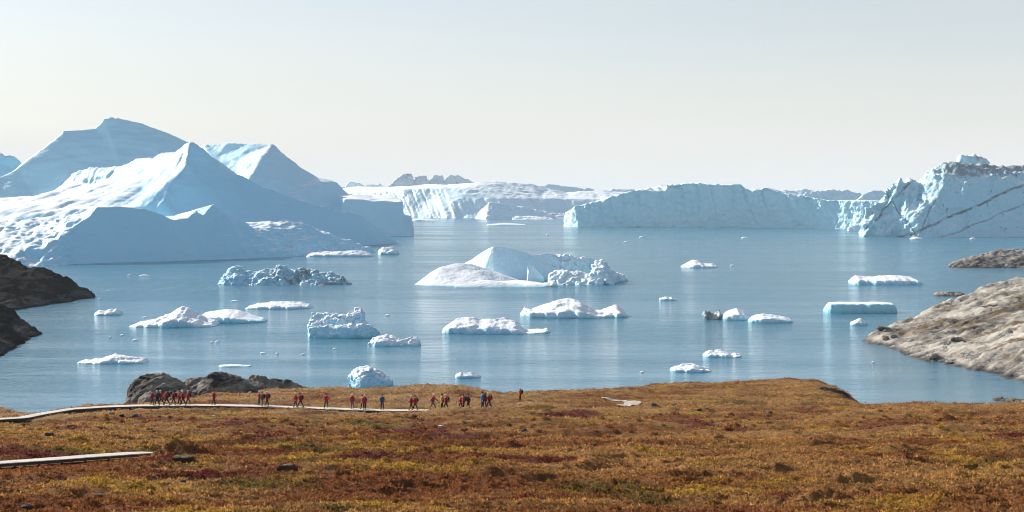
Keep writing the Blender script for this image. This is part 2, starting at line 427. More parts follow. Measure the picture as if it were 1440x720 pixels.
us = np.concatenate([np.linspace(-1.3, -0.46, 60, endpoint=False), np.linspace(-0.46, 0.46, 560), np.linspace(0.46, 1.3, 61)[1:]])
ds = np.concatenate([np.linspace(-38, 44, 50, endpoint=False), 44 * (300 / 44) ** np.linspace(0, 1, 540)])
U, Dg = np.meshgrid(us, ds)
GX = (U * np.maximum(Dg, 40)).ravel(); GY = Dg.ravel()
GZ = ground_z(GX, GY)
nu, nd = len(us), len(ds)
idx = np.arange(nu * nd).reshape(nd, nu)
gf = np.stack([idx[:-1, :-1], idx[:-1, 1:], idx[1:, 1:], idx[1:, :-1]], -1).reshape(-1, 4)
keep = GZ[gf].max(1) > -8
tundra = mesh_np('tundra_ground', np.stack([GX, GY, GZ], 1), gf[keep])

PAL = np.array([(0.430, 0.235, 0.085), (0.250, 0.098, 0.038), (0.150, 0.033, 0.027), (0.440, 0.265, 0.048), (0.170, 0.115, 0.034), (0.460, 0.290, 0.135)])
# tan-orange sedge, russet dwarf birch, crimson bearberry, yellow willow, olive crowberry, straw grass
def tundra_colour(X, Y, jit=None):
    p = np.stack([X, Y, 0 * X], 1)
    n1 = fbm(p, (16, 9, 1), 3, 201); n2 = fbm(p, (11, 6, 1), 3, 202); n3 = fbm(p, (7, 3.4, 1), 3, 203); n4 = fbm(p, (8, 4, 1), 3, 204); n5 = fbm(p, (22, 13, 1), 2, 205)
    px = 720 + F * X / np.maximum(Y, 40)
    w = np.zeros((len(X), 6))
    w[:, 0] = 0.60 + 0.6 * n5 + 0.25 * sst(700, 1100, px)
    w[:, 1] = 0.60 + 1.2 * n1
    w[:, 2] = 0.36 + 1.5 * n2 - 0.25 * sst(120, 170, Y)
    w[:, 3] = 0.22 + 1.6 * n3 + 0.10 * (1 - sst(300, 700, px))
    w[:, 4] = 0.20 + 1.5 * n4 + 0.28 * np.exp(-((px - 330) / 260) ** 2) * np.exp(-((Y - 150) / 26) ** 2)
    w[:, 5] = 0.15 + 0.7 * n5 + 0.80 * sst(140, 160, Y) * (1 - 0.45 * sst(700, 900, px))
    mnd = np.exp(-(((X - MOUND[0]) / 2.6) ** 2 + ((Y - MOUND[1]) / 2.0) ** 2)); w[:, 3] += 0.9 * mnd; w[:, 4] += 0.5 * mnd
    if jit is not None: w = w + jit
    w = np.exp(w * 6.5); w /= w.sum(1, keepdims=True)
    return w @ PAL
def add_color(me, name, rgb):
    a = me.color_attributes.new(name, 'FLOAT_COLOR', 'POINT')
    c = np.ones((len(rgb), 4), np.float32); c[:, :3] = rgb
    a.data.foreach_set('color', c.ravel())
tc = tundra_colour(GX, GY) * 0.6
add_color(tundra, 'turf', tc)
def turf_mat():
    s = NT('tundra_turf')
    a = s.n('ShaderNodeAttribute', attribute_name='turf')
    n = s.noise(s.pos, 3.0, 6, 0.7)
    c = s.mix(s.mr(n, 0.3, 0.7, 0.0, 1.0), s.mix(1.0, a.outputs['Color'], (0.55, 0.5, 0.45), 'MULTIPLY'), s.mix(1.0, a.outputs['Color'], (1.35, 1.3, 1.2), 'MULTIPLY'))
    s.bsdf(c, 0.95, s.bump(s.noise(s.pos, 7.0, 5, 0.7), 0.9, 0.12), 0.1)
    return s.m
link('tundra_ground', tundra, turf_mat(), kind='structure')

# low shrubs and sedge tufts growing all over the tundra: one mass nobody could count
rng = np.random.default_rng(7)
def scatter_tufts(n, dmin, dmax, leaves, size, expo):
    q = rng.random(n)
    D = (dmin ** expo + q * (dmax ** expo - dmin ** expo)) ** (1 / expo)
    X = rng.uniform(-0.42, 0.42, n) * D
    e = 0.35
    Z = ground_z(X, D)
    d1, zb, s1 = seg_dist(X, D, BWP); d2, zb2, s2 = seg_dist(X, D, NBP)
    ok = (d1 > np.where(s1 > 0, 3.0, 1.15)) & (d2 > np.where(s2 > 0, 1.8, 1.15)) & (Z > 3.0)
    ok &= (ground_z(X, D + 0.22) - Z) < 0.20          # bare soil on the steep turf banks
    ok &= base_z(X, D + 3.0) > base_z(X, D) - 2.2
    # keep the gravel path clear
    ok &= ~in_path(X, D)
    X, D, Z = X[ok], D[ok], Z[ok]; n = len(X)
    sz = size * rng.uniform(0.55, 1.35, n) * (0.6 + 0.4 * np.clip(D / 120, 0.6, 1.6))
    col = tundra_colour(X, D, rng.normal(0, 0.10, (n, 6))) * rng.uniform(0.75, 1.3, n)[:, None]
    ang = rng.uniform(0, 2 * np.pi, (n, leaves)); el = rng.uniform(0.12, 1.35, (n, leaves)); rr = rng.uniform(0.25, 1.0, (n, leaves))
    cx = X[:, None] + sz[:, None] * rr * np.cos(ang) * np.cos(el); cy = D[:, None] + sz[:, None] * rr * np.sin(ang) * np.cos(el)
    cz = Z[:, None] - 0.02 + sz[:, None] * 0.5 * rr * np.sin(el)
    c = np.stack([cx, cy, cz], -1).reshape(-1, 3)
    m = len(c); ls = np.repeat(sz, leaves) * rng.uniform(0.2, 0.46, m)
    d = rng.normal(0, 1, (m, 3)); d[:, 2] = np.abs(d[:, 2]) + 0.5; d /= np.linalg.norm(d, axis=1, keepdims=True)
    e = np.cross(d, rng.normal(0, 1, (m, 3))); e /= np.linalg.norm(e, axis=1, keepdims=True) + 1e-9
    v = np.stack([c - e * ls[:, None] * 0.5, c + e * ls[:, None] * 0.5, c + d * ls[:, None] * 1.25], 1).reshape(-1, 3)
    cl = np.repeat(np.repeat(col, leaves, 0) * rng.uniform(0.6, 1.45, m)[:, None], 3, 0)
    return v, cl
PATH = [(846, 562.5, 188), (880, 563.5, 187), (899, 567, 182), (884, 571.5, 175.5), (872, 574, 172)]
PATHP = np.array([wpt(*b) for b in PATH])
def in_path(X, Y):
    d, _, _ = seg_dist(X, Y, PATHP); return d < 1.25
V1, C1 = scatter_tufts(54000, 46, 105, 10, 0.275, 1.0)
V2, C2 = scatter_tufts(56000, 95, 262, 7, 0.255, 1.0)
V3, C3 = scatter_tufts(2600, 50, 150, 44, 0.36, 1.0)
VV = np.concatenate([V1, V2, V3]); CC = np.concatenate([C1, C2, C3])
shr = mesh_np('tundra_shrubs', VV, np.arange(len(VV)).reshape(-1, 3), smooth=False)
add_color(shr, 'leaf', CC)
def leaf_mat():
    s = NT('tundra_leaf')
    a = s.n('ShaderNodeAttribute', attribute_name='leaf')
    d = s.n('ShaderNodeBsdfDiffuse'); s.l(a.outputs['Color'], d.inputs[0])
    t = s.n('ShaderNodeBsdfTranslucent'); s.l(a.outputs['Color'], t.inputs[0])
    m = s.n('ShaderNodeMixShader'); m.inputs[0].default_value = 0.35
    s.l(d.outputs[0], m.inputs[1]); s.l(t.outputs[0], m.inputs[2]); s.l(m.outputs[0], s.out.inputs['Surface'])
    return s.m
link('tundra_shrubs', shr, leaf_mat(), kind='stuff', label='low russet and yellow autumn shrubs and sedge covering the ground', cat='shrubs')

# gravel path patch
def ribbon(P, w, lift):
    P = np.array(P); t = np.gradient(P[:, :2], axis=0); t /= np.linalg.norm(t, axis=1, keepdims=True)
    nrm = np.stack([-t[:, 1], t[:, 0]], 1)
    return nrm
def build_path():
    tt = np.linspace(0, len(PATHP) - 1, 60); k = np.arange(len(PATHP))
    cx = np.interp(tt, k, PATHP[:, 0]); cy = np.interp(tt, k, PATHP[:, 1]); cx = _smooth(cx, 9); cy = _smooth(cy, 9)
    t = np.stack([np.gradient(cx), np.gradient(cy)], 1); t /= np.linalg.norm(t, axis=1, keepdims=True); n = np.stack([-t[:, 1], t[:, 0]], 1)
    lat = np.linspace(-1, 1, 9); v = []
    for i in range(60):
        wl = 0.95 * (0.75 + 0.35 * math.sin(i * 0.17) + 0.1 * math.sin(i * 1.3))
        for a in lat:
            x, y = cx[i] + n[i, 0] * a * wl, cy[i] + n[i, 1] * a * wl
            v.append((x, y, 0))
    v = np.array(v); zc = ground_z(v[:, 0], v[:, 1]); v[:, 2] = zc + 0.10
    ii = np.arange(60 * 9).reshape(60, 9)
    f = np.stack([ii[:-1, :-1], ii[:-1, 1:], ii[1:, 1:], ii[1:, :-1]], -1).reshape(-1, 4)
    return mesh_np('gravel_path', v, f)
link('gravel_path', build_path(), simple('pale_gravel', (0.50, 0.45, 0.38), 0.9, 0.25, 5.0), kind='structure')

# ------------------------------------------------------------------ boardwalks
WOOD = simple('weathered_plank', (0.62, 0.57, 0.50), 0.8, 0.18, 3.0)
WOODD = simple('dark_joist', (0.07, 0.055, 0.045), 0.85, 0.2, 4.0)
def box_np(c, ax, ay, az, hx, hy, hz):
    c = np.array(c, float); out = []
    for sz in (-1, 1):
        for sy in (-1, 1):
            for sx in (-1, 1): out.append(c + np.array(ax) * sx * hx + np.array(ay) * sy * hy + np.array(az) * sz * hz)
    return out
BOXF = [(0, 2, 3, 1), (4, 5, 7, 6), (0, 1, 5, 4), (2, 6, 7, 3), (0, 4, 6, 2), (1, 3, 7, 5)]
def resample(P, step):
    P = np.array(P); L = np.concatenate([[0], np.cumsum(np.linalg.norm(np.diff(P, axis=0), axis=1))])
    n = int(L[-1] / step); s = np.linspace(0, L[-1], n + 1)
    Q = np.stack([np.interp(s, L, P[:, k]) for k in range(3)], 1)
    for k in range(3): Q[:, k] = np.interp(s, s, _smooth(Q[:, k], 15))
    return Q
def boardwalk(P, label, width, single):
    Q = resample(P, 0.155)
    root = link('boardwalk', None, label=label, cat='boardwalk', group='boardwalks across the tundra'); root.location = Q[0]
    pm = bpy.data.meshes.new('plank'); pm.from_pydata(box_np((0, 0, 0), (1, 0, 0), (0, 1, 0), (0, 0, 1), 0.07, width / 2, 0.022), [], BOXF); pm.update(); pm.materials.append(WOOD)
    rr = random.Random(5); allv, allf = [], []
    tans = np.gradient(Q, axis=0); tans /= np.linalg.norm(tans, axis=1, keepdims=True)
    nrm = np.stack([-tans[:, 1], tans[:, 0], 0 * tans[:, 0]], 1); nrm /= np.linalg.norm(nrm, axis=1, keepdims=True)
    for i in range(len(Q)):
        up = np.cross(tans[i], nrm[i])
        off = rr.uniform(-0.02, 0.02); dz = rr.uniform(-0.006, 0.006)
        if single:
            o = bpy.data.objects.new('plank', pm); COL.objects.link(o); o.parent = root
            o.matrix_local = Matrix(((tans[i][0], nrm[i][0], up[0], Q[i][0] - Q[0][0] + nrm[i][0] * off), (tans[i][1], nrm[i][1], up[1], Q[i][1] - Q[0][1] + nrm[i][1] * off),
                                     (tans[i][2], nrm[i][2], up[2], Q[i][2] - Q[0][2] + dz), (0, 0, 0, 1)))
        else:
            k = len(allv); allv += box_np(Q[i] - Q[0] + nrm[i] * off + up * dz, tans[i], nrm[i], up, 0.07, width / 2, 0.022)
            allf += [tuple(a + k for a in f) for f in BOXF]
    if not single:
        me = bpy.data.meshes.new('plank_deck'); me.from_pydata(allv, [], allf); me.update(); link('plank_deck', me, WOOD, root, kind='stuff')
    for sgn in (-1, 1):
        v, f = [], []
        for i in range(0, len(Q)):
            c = Q[i] - Q[0] + nrm[i] * sgn * (width / 2 - 0.12) - np.array([0, 0, 0.105])
            for a, b in ((-0.025, -0.08), (0.025, -0.08), (0.025, 0.08), (-0.025, 0.08)): v.append(c + nrm[i] * a + np.array([0, 0, b]))
        for i in range(len(Q) - 1):
            for a in range(4): f.append((i * 4 + a, i * 4 + (a + 1) % 4, i * 4 + 4 + (a + 1) % 4, i * 4 + 4 + a))
        f += [(3, 2, 1, 0), tuple((len(Q) - 1) * 4 + a for a in range(4))]
        me = bpy.data.meshes.new('joist'); me.from_pydata(v, [], f); me.update(); link('joist', me, WOODD, root)
    qm = bpy.data.meshes.new('post'); qm.from_pydata(box_np((0, 0, -0.4), (1, 0, 0), (0, 1, 0), (0, 0, 1), 0.05, 0.05, 0.38), [], BOXF); qm.update(); qm.materials.append(WOODD)
    for i in range(4, len(Q), 15):
        for sgn in (-1, 1):
            o = bpy.data.objects.new('post', qm); COL.objects.link(o); o.parent = root
            o.location = Q[i] - Q[0] + nrm[i] * sgn * (width / 2 - 0.2)
    return Q, nrm
QF, QFN = boardwalk(BWP, 'long pale boardwalk the hikers walk along, near the shore', 1.45, False)
QN, _ = boardwalk(NBP, 'short pale plank boardwalk ending behind the dark mossy hummock', 1.35, True)

# ------------------------------------------------------------------ icebergs
def berg(name, mesh, mat, label, cat='iceberg', group=None):
    trim(mesh, -5)
    o = link(name, mesh, mat, label=label, cat=cat, group=group); recentre(o); return o

SNOW = ice_mat('glacier_ice', unit=3.5, blue=0.18, bump=0.12)
SNOWP = ice_mat('pale_glacier_ice', base=(0.50, 0.78, 0.91), unit=3.5, blue=0.15, bump=0.15)
SNOWF = ice_mat('far_glacier_ice', base=(0.62, 0.82, 0.92), unit=6.0, blue=0.18, bump=0.25)

def pts_tin(p, ridges, foot_front, foot_back, zf=-6):
    """p: list of (px,py,D); ridges index lists; feet: list of (px,D)"""
    P = [wpt(*q) for q in p] + [zpt(px, zf, D) for px, D in foot_front] + [zpt(px, zf, D) for px, D in foot_back]
    n = len(p); a = list(range(n, n + len(foot_front))); b = list(range(n + len(foot_front), len(P)))
    return tin(P, list(ridges) + [a, b])

# A: the tall back mountain of ice
pA = [(-90, 268, 1395), (-10, 250, 1425), (25, 238, 1438), (58, 212, 1452), (90, 185, 1466), (100, 184, 1470), (133, 183, 1480), (147, 167, 1482), (167, 167, 1494),
      (200, 173, 1505), (230, 183, 1515), (270, 201, 1528), (310, 230, 1545), (350, 265, 1560),
      (153, 186, 1474), (150, 196, 1472), (210, 205, 1487), (95, 225, 1436), (170, 235, 1446)]
mA = remesh([pts_tin(pA, [list(range(14)), [7, 14, 15]], [(-110, 1318), (0, 1352), (90, 1388), (170, 1412), (300, 1458), (400, 1490)], [(-130, 1560), (100, 1640), (300, 1680), (430, 1620)])], 2.1, 1)
displace(mA, [nz(5, 90, 3, 3), nz(0.9, (70, 70, 20), 3, 5), nz(0.35, (50, 50, 7), 3, 8, True)])
berg('iceberg', mA, SNOWP, 'tall smooth shaded iceberg with the highest peak, behind the sharp white-flanked one')
# A0: small hump at far left
m0 = remesh([pts_tin([(-120, 222, 1790), (-60, 210, 1780), (-5, 214, 1780), (16, 219, 1785), (33, 231, 1790), (60, 250, 1800)], [list(range(6))],
                     [(-140, 1700), (0, 1700), (80, 1720)], [(-140, 1900), (80, 1880)])], 2.0, 2)
displace(m0, [nz(4, 60, 4, 13), nz(1.2, 18, 4, 14, True)])
berg('iceberg', m0, SNOW, 'rounded pale iceberg hump showing beyond the tallest peak')

# B: peak with bright left flank and large blue shaded face
pB = [(270, 202, 1120), (285, 211, 1124), (300, 222, 1130), (330, 243, 1150), (365, 258, 1170), (400, 272, 1190), (440, 285, 1210), (480, 296, 1230), (510, 304, 1250), (535, 318, 1265), (556, 338, 1284),
      (262, 235, 1098), (240, 262, 1078), (234, 292, 1058),
      (254, 212, 1140), (250, 216, 1150), (228, 214, 1190), (215, 222, 1205), (192, 223, 1225), (170, 234, 1240), (152, 247, 1235), (126, 237, 1262), (112, 242, 1266), (85, 262, 1272), (50, 277, 1276), (0, 282, 1285), (-60, 288, 1290),
      (124, 263, 1247), (148, 259, 1232), (180, 262, 1145), (120, 292, 1080), (190, 292, 1065), (60, 305, 1050), (0, 312, 1040), (-60, 318, 1030), (210, 240, 1145), (240, 226, 1180), (100, 264, 1258)]
mB = remesh([pts_tin(pB, [list(range(11)), [0, 11, 12, 13], [0, 14, 15, 16, 17, 18, 19, 20, 21, 22, 23, 24, 25, 26], [21, 27], [20, 28]],
                     [(-100, 985), (60, 985), (150, 990), (222, 1030), (300, 1058), (400, 1105), (480, 1185), (568, 1296)], [(-100, 1420), (150, 1400), (300, 1330), (420, 1330), (540, 1330)])], 1.75, 1)
def maskB(co, no): return sst(0.02, 0.35, -no[:, 0] * 0.6 + no[:, 2] * 0.75 - 0.25)
def stB(co, no):
    q = np.stack([co[:, 0] * 0.95 - co[:, 1] * 0.31, co[:, 0] * 0.31 + co[:, 1] * 0.95, co[:, 2] * 0.3], 1)
    return (1.5 * fbm(q, (22, 95, 40), 3, 23) + 0.55 * fbm(q, (7, 55, 20), 3, 24, True) + 0.8 * np.clip(fbm(q, (30, 30, 30), 2, 28), 0, 1)) * maskB(co, no)
displace(mB, [nz(3.2, 70, 3, 21), stB, nz(0.22, 14, 3, 25, True, mask=maskB), nz(0.3, (40, 40, 6), 3, 26, True)])
berg('iceberg', mB, SNOW, 'sharp-peaked iceberg with dazzling white left flank and broad blue shaded right face')

# C: low front berg with horn
pC = [(-120, 345, 880), (-40, 352, 872), (20, 354, 868), (72, 340, 876), (98, 328, 886), (101, 318, 893), (128, 302, 905), (137, 288, 914), (170, 289, 922), (200, 293, 928), (228, 300, 933), (246, 309, 940),
      (262, 306, 951), (276, 296, 960), (286, 303, 965), (300, 288, 977), (312, 295, 980), (330, 306, 988), (352, 318, 1002), (376, 321, 1014), (407, 312, 1042), (428, 317, 1048), (448, 326, 1046), (467, 332, 1049), (493, 338, 1056), (510, 344, 1060), (527, 352, 1066),
      (60, 318, 950), (0, 312, 985), (-80, 312, 985), (110, 300, 990), (70, 330, 905), (30, 325, 930), (175, 300, 965), (240, 305, 985), (285, 296, 997), (320, 315, 1022), (400, 309, 1062), (0, 335, 905), (45, 312, 960)]
mC = remesh([pts_tin(pC, [list(range(27))],
                     [(-140, 820), (-40, 825), (40, 836), (80, 848), (115, 872), (150, 888), (217, 907), (290, 928), (360, 955), (433, 990), (500, 1030), (540, 1068)],
                     [(-140, 1040), (100, 1030), (300, 1040), (420, 1110), (520, 1095)])] + [
             hull([wpt(px - w * 0.8, py + h * 0.6, D), wpt(px - w * 0.2, py, D + 3), wpt(px + w * 0.3, py + h * 0.25, D + 5), wpt(px + w, py + h, D + 2)] + [zpt(px + a * w, 8 if py < 330 else -4, D + b) for a, b in ((-1.3, -6), (1.5, -7), (1.6, 12), (-1.2, 14))])
             for px, py, w, h, D in ((263, 303, 6, 7, 955), (276, 293, 7, 10, 961), (287, 300, 5, 7, 966), (301, 286, 8, 10, 974), (330, 304, 9, 8, 988), (408, 309, 14, 6, 1044), (436, 319, 12, 6, 1044), (474, 331, 9, 5, 1048))], 1.05, 1)
def maskCl(co, no): px = 720 + F * co[:, 0] / co[:, 1]; return np.maximum(1 - sst(95, 140, px), 0.75 * sst(330, 400, px)) * sst(-0.2, 0.3, no[:, 2] - 0.2 - no[:, 0] * 0.4) + 0.10
displace(mC, [nz(1.2, 45, 3, 31), nz(1.1, (10, 30, 9), 4, 33, True, mask=maskCl), nz(0.9, (7, 7, 16), 3, 34, mask=lambda c, n: sst(250, 330, 720 + F * c[:, 0] / c[:, 1])), nz(0.35, (30, 30, 5), 3, 35, True), bz(0.9, (9, 9, 5), 36, lambda c, n: sst(9, 2, c[:, 2]) * sst(250, 380, 720 + F * c[:, 0] / c[:, 1]) + 0.10), bz(0.5, (9, 12, 7), 37, maskCl)])
berg('iceberg', mC, SNOW, 'low ridged iceberg with a small pointed horn, fronting the sharp peak')

# E: berg behind right shoulder, with block
pE = [(255, 215, 1690), (290, 203, 1665), (320, 201, 1655), (350, 202, 1648), (383, 202, 1640), (388, 211, 1632), (408, 222, 1625), (423, 233, 1620), (447, 250, 1615), (473, 257, 1610), (481, 265, 1604), (500, 290, 1600),
      (370, 222, 1596), (354, 246, 1566), (340, 280, 1550), (312, 218, 1645), (300, 236, 1620), (322, 258, 1580), (335, 226, 1620), (420, 262, 1575)]
solE = [pts_tin(pE, [list(range(12)), [4, 12, 13, 14]], [(230, 1500), (330, 1500), (440, 1512), (510, 1540)], [(230, 1800), (400, 1780), (520, 1700)])]
def box_hull(tops, foots): return hull([wpt(*t) for t in tops] + [zpt(px, -8, D) for px, D in foots])
solE.append(box_hull([(478, 276, 1600), (510, 273, 1640), (566, 280, 1600), (566, 283, 1560), (484, 280, 1550), (545, 278, 1650)], [(470, 1530), (569, 1540), (569, 1660), (470, 1680)]))
solE.append(box_hull([(540, 302, 1570), (577, 303, 1575), (581, 318, 1560), (570, 310, 1620)], [(535, 1520), (583, 1535), (584, 1600), (540, 1640)]))
mE = remesh(solE, 1.7, 1)
displace(mE, [nz(3.0, 60, 3, 41), nz(0.5, 26, 3, 43, True), nz(0.4, (9, 9, 20), 3, 44)])
berg('iceberg', mE, SNOWP, 'flat-topped iceberg with stepped block end, right behind the broad blue shaded face')

# F: far broad fluted berg
pF = [(440, 266, 3420), (478, 266, 3390), (495, 262, 3380), (520, 262, 3330), (545, 262, 3290), (575, 262, 3230), (620, 259, 3170), (672, 257, 3120), (697, 256, 3130), (722, 257, 3140), (747, 258, 3150), (770, 265, 3150), (797, 271, 3160), (822, 268, 3170), (850, 267, 3180), (900, 272, 3190),
      (485, 271, 3270), (530, 270, 3190), (570, 266, 3130), (620, 264, 3080), (660, 266, 3050), (700, 280, 3010), (760, 279, 3060), (800, 280, 3080), (860, 282, 3090), (640, 285, 3010), (590, 290, 3075)]
mF = remesh([pts_tin(pF, [list(range(16)), [16, 17, 18, 19, 20]], [(430, 3300), (480, 3220), (560, 3080), (640, 2970), (700, 2930), (800, 3010), (900, 3060)], [(430, 3700), (650, 3600), (900, 3500)])], 3.1, 1)
def flF(co, no):
    q = np.stack([co[:, 0] + 0.5 * co[:, 2], co[:, 1] * 0.3, co[:, 2]], 1)
    return (4.2 * fbm(q, (24, 400, 260), 3, 52) + 2.0 * fbm(q, (9, 300, 140), 2, 53, True)) * sst(0.95, 0.6, no[:, 2]) * sst(470, 560, 720 + F * co[:, 0] / co[:, 1])
displace(mF, [nz(3, 110, 3, 51), flF, nz(0.9, 25, 4, 54, True)])
berg('iceberg', mF, SNOWF, 'far broad iceberg with vertical fluted white front')
# F back block with dark seams
solT = [box_hull([(546, 262, 3330), (562, 248, 3340), (568, 244, 3340), (578, 244, 3340), (581, 248, 3330), (581, 262, 3330)], [(540, 3330), (581, 3310), (582, 3420), (545, 3420)]),
        box_hull([(583, 247.5, 3340), (600, 247, 3340), (602, 262, 3330), (583, 262, 3330)], [(583, 3315), (602, 3315), (602, 3420), (583, 3420)]),
        box_hull([(605, 250, 3340), (611, 246, 3340), (623, 246, 3340), (624, 262, 3330), (604, 262, 3330)], [(604, 3318), (624, 3318), (624, 3420), (604, 3420)]),
        box_hull([(627, 249, 3340), (632, 246, 3340), (645, 246, 3345), (668, 257, 3350), (670, 262, 3350), (627, 262, 3330)], [(626, 3315), (676, 3330), (676, 3420), (626, 3420)]),
        box_hull([(548, 262, 3380), (570, 252, 3380), (640, 252, 3380), (662, 260, 3380)], [(545, 3370), (665, 3370), (665, 3420), (545, 3420)])]
mT = remesh(solT, 1.8, 0); displace(mT, [nz(1.6, 16, 4, 61, True)])
berg('iceberg', mT, ice_mat('grey_ice', base=(0.52, 0.62, 0.68), unit=5, dirt=0.5, dirt_col=(0.22, 0.25, 0.27)), 'far grey block iceberg split by dark seams above the fluted one')
# G: small wedge berg before F
pG = [(668, 306, 2960), (687, 284, 2880), (694, 285, 2878), (720, 288, 2885), (750, 294, 2895), (775, 298, 2905), (795, 300, 2910), (690, 295, 2920), (720, 293, 2940)]
mG = remesh([pts_tin(pG, [[1, 2, 3, 4, 5, 6], [0, 1]], [(666, 2950), (683, 2835), (740, 2850), (800, 2870)], [(670, 3000), (740, 3000), (810, 2980)]),
             box_hull([(721, 304, 2800), (735, 303, 2810), (765, 306, 2800), (780, 307, 2800)], [(719, 2770), (784, 2760), (780, 2840), (722, 2840)])], 1.6, 1)
displace(mG, [nz(2.0, 40, 3, 65), nz(1.0, 14, 4, 66, True)])
berg('iceberg', mG, SNOWF, 'small wedge iceberg with shaded face, before the far fluted one')

# H: long tabular wall
hp = [(794, 300), (809, 290), (826, 286), (844, 283), (863, 275), (895, 267), (920, 269), (934, 268), (936.5, 260), (948, 261), (957, 259.5), (978, 258), (1010, 260), (1042, 260), (1050, 266), (1056, 269), (1077, 264.5), (1095, 271), (1125, 275), (1147, 279), (1163, 282), (1190, 282), (1225, 282), (1262, 284)]
def dH(px): return float(np.interp(px, [790, 809, 936, 1051, 1147, 1230, 1270], [2085, 2030, 2000, 1985, 1930, 1875, 1865]))
pH, fh, bh = [], [], []
for px, py in hp:
    D = dH(px); pH.append(wpt(px, py, D + 9))
for px, py in hp[::2] + [hp[-1]]: pH.append(wpt(px, py + 1.5, dH(px) + 110 + 50 * math.sin(px * 0.03)))
nn = len(pH)
for px in list(range(800, 1270, 15)): pH.append(zpt(px, -6, dH(px) - 2))
pH.append(zpt(790, -6, 2085)); pH.append(zpt(800, -6, 2240)); pH.append(zpt(1000, -6, 2240)); pH.append(zpt(1270, -6, 2100)); pH.append(zpt(1272, -6, 1870))
mH = remesh([tin(pH, [list(range(len(hp)))])], 1.75, 1)
def front(co, no): return sst(0.75, 0.4, no[:, 2])
def bH(co, no):
    px = 720 + F * co[:, 0] / co[:, 1]
    return 4.0 * (np.clip(fbm(np.stack([co[:, 0], 0 * co[:, 1], co[:, 2] * 0.25], 1), (55, 1, 40), 2, 74), -0.5, 0.5)) * front(co, no)
def crH(co, no):
    q = np.stack([co[:, 0] + 0.12 * co[:, 2], 0 * co[:, 1], co[:, 2] * 0.10], 1)
    c1 = 1 - np.abs(perlin(q / np.array([26, 1, 14]), 76)) * 7; c2 = 1 - np.abs(perlin(q / np.array([11, 1, 10]), 77)) * 6
    return -(3.2 * np.clip(c1, 0, 1) + 1.3 * np.clip(c2, 0, 1)) * front(co, no) * (0.35 + 0.65 * sst(8, 40, co[:, 2]))
displace(mH, [bH, crH, nz(2.2, (26, 26, 60), 4, 71, mask=front), nz(1.1, 9, 4, 72, True), nz(2.0, (14, 60, 30), 2, 73, True, mask=lambda c, n: sst(38, 60, c[:, 2]) * 0.8)])
berg('iceberg', mH, ice_mat('wall_ice', base=(0.52, 0.80, 0.88), unit=4.0, blue=0.35, bump=0.5), 'long flat-topped iceberg wall with sheer blue front face')
# I: rough white bergs beyond the wall
def ridge_berg(pp, D, dep, voxel, label, mat=SNOWF, amp=3.0, sc=24, seed=0, lean=0.35):
    p = [(px, py, D + dep * lean) for px, py in pp]; n = len(p)
    a0, a1 = pp[0][0], pp[-1][0]; mid = (a0 + a1) / 2
    e = (a1 - a0) * 0.03
    m = remesh([pts_tin(p, [list(range(n))], [(a0 - e, D + dep * 0.3), (a0 + e * 2, D), (mid, D - dep * 0.06), (a1 - 2 * e, D), (a1 + e, D + dep * 0.3)], [(a0, D + dep * 0.8), (mid, D + dep), (a1, D + dep * 0.8)], zf=-4)], voxel, 1)
    displace(m, [nz(amp, sc, 4, 80 + seed, True), nz(amp * 0.7, sc * 2.5, 2, 90 + seed)])
    return berg('iceberg', m, mat, label)
ridge_berg([(1118, 276), (1135, 271), (1150, 267), (1160, 269), (1172, 265), (1182, 269), (1195, 268), (1208, 274), (1222, 279)], 2700, 90, 2.2, 'jagged white iceberg peeping over the right end of the long wall', amp=4.5, sc=20, seed=1)
ridge_berg([(1205, 280), (1214, 272), (1228, 267), (1240, 267), (1255, 276)], 2500, 70, 2.0, 'small pale rounded iceberg between the long wall and the debris-streaked one', amp=2, sc=30, seed=2)
ridge_berg([(750, 262), (770, 258), (800, 262), (850, 266), (900, 266), (930, 270)], 4200, 200, 4.0, 'hazy low iceberg far behind the fluted one', amp=4, sc=60, seed=3)
ridge_berg([(1060, 274), (1100, 268), (1130, 266), (1170, 271), (1210, 276)], 4300, 200, 4.0, 'hazy low iceberg far behind the long wall', amp=4, sc=60, seed=4)
ridge_berg([(470, 268), (486, 258), (500, 256), (515, 260), (535, 259), (556, 266)], 3600, 120, 3.0, 'rough white far iceberg showing above the flat-topped one', amp=5, sc=26, seed=5)
ridge_berg([(1191, 325), (1194, 320), (1202, 316), (1214, 315), (1222, 322)], dw(325), 25, 0.9, 'low pale iceberg lying in front of the long wall, beside the debris-streaked one', amp=0.8, sc=14, seed=6)

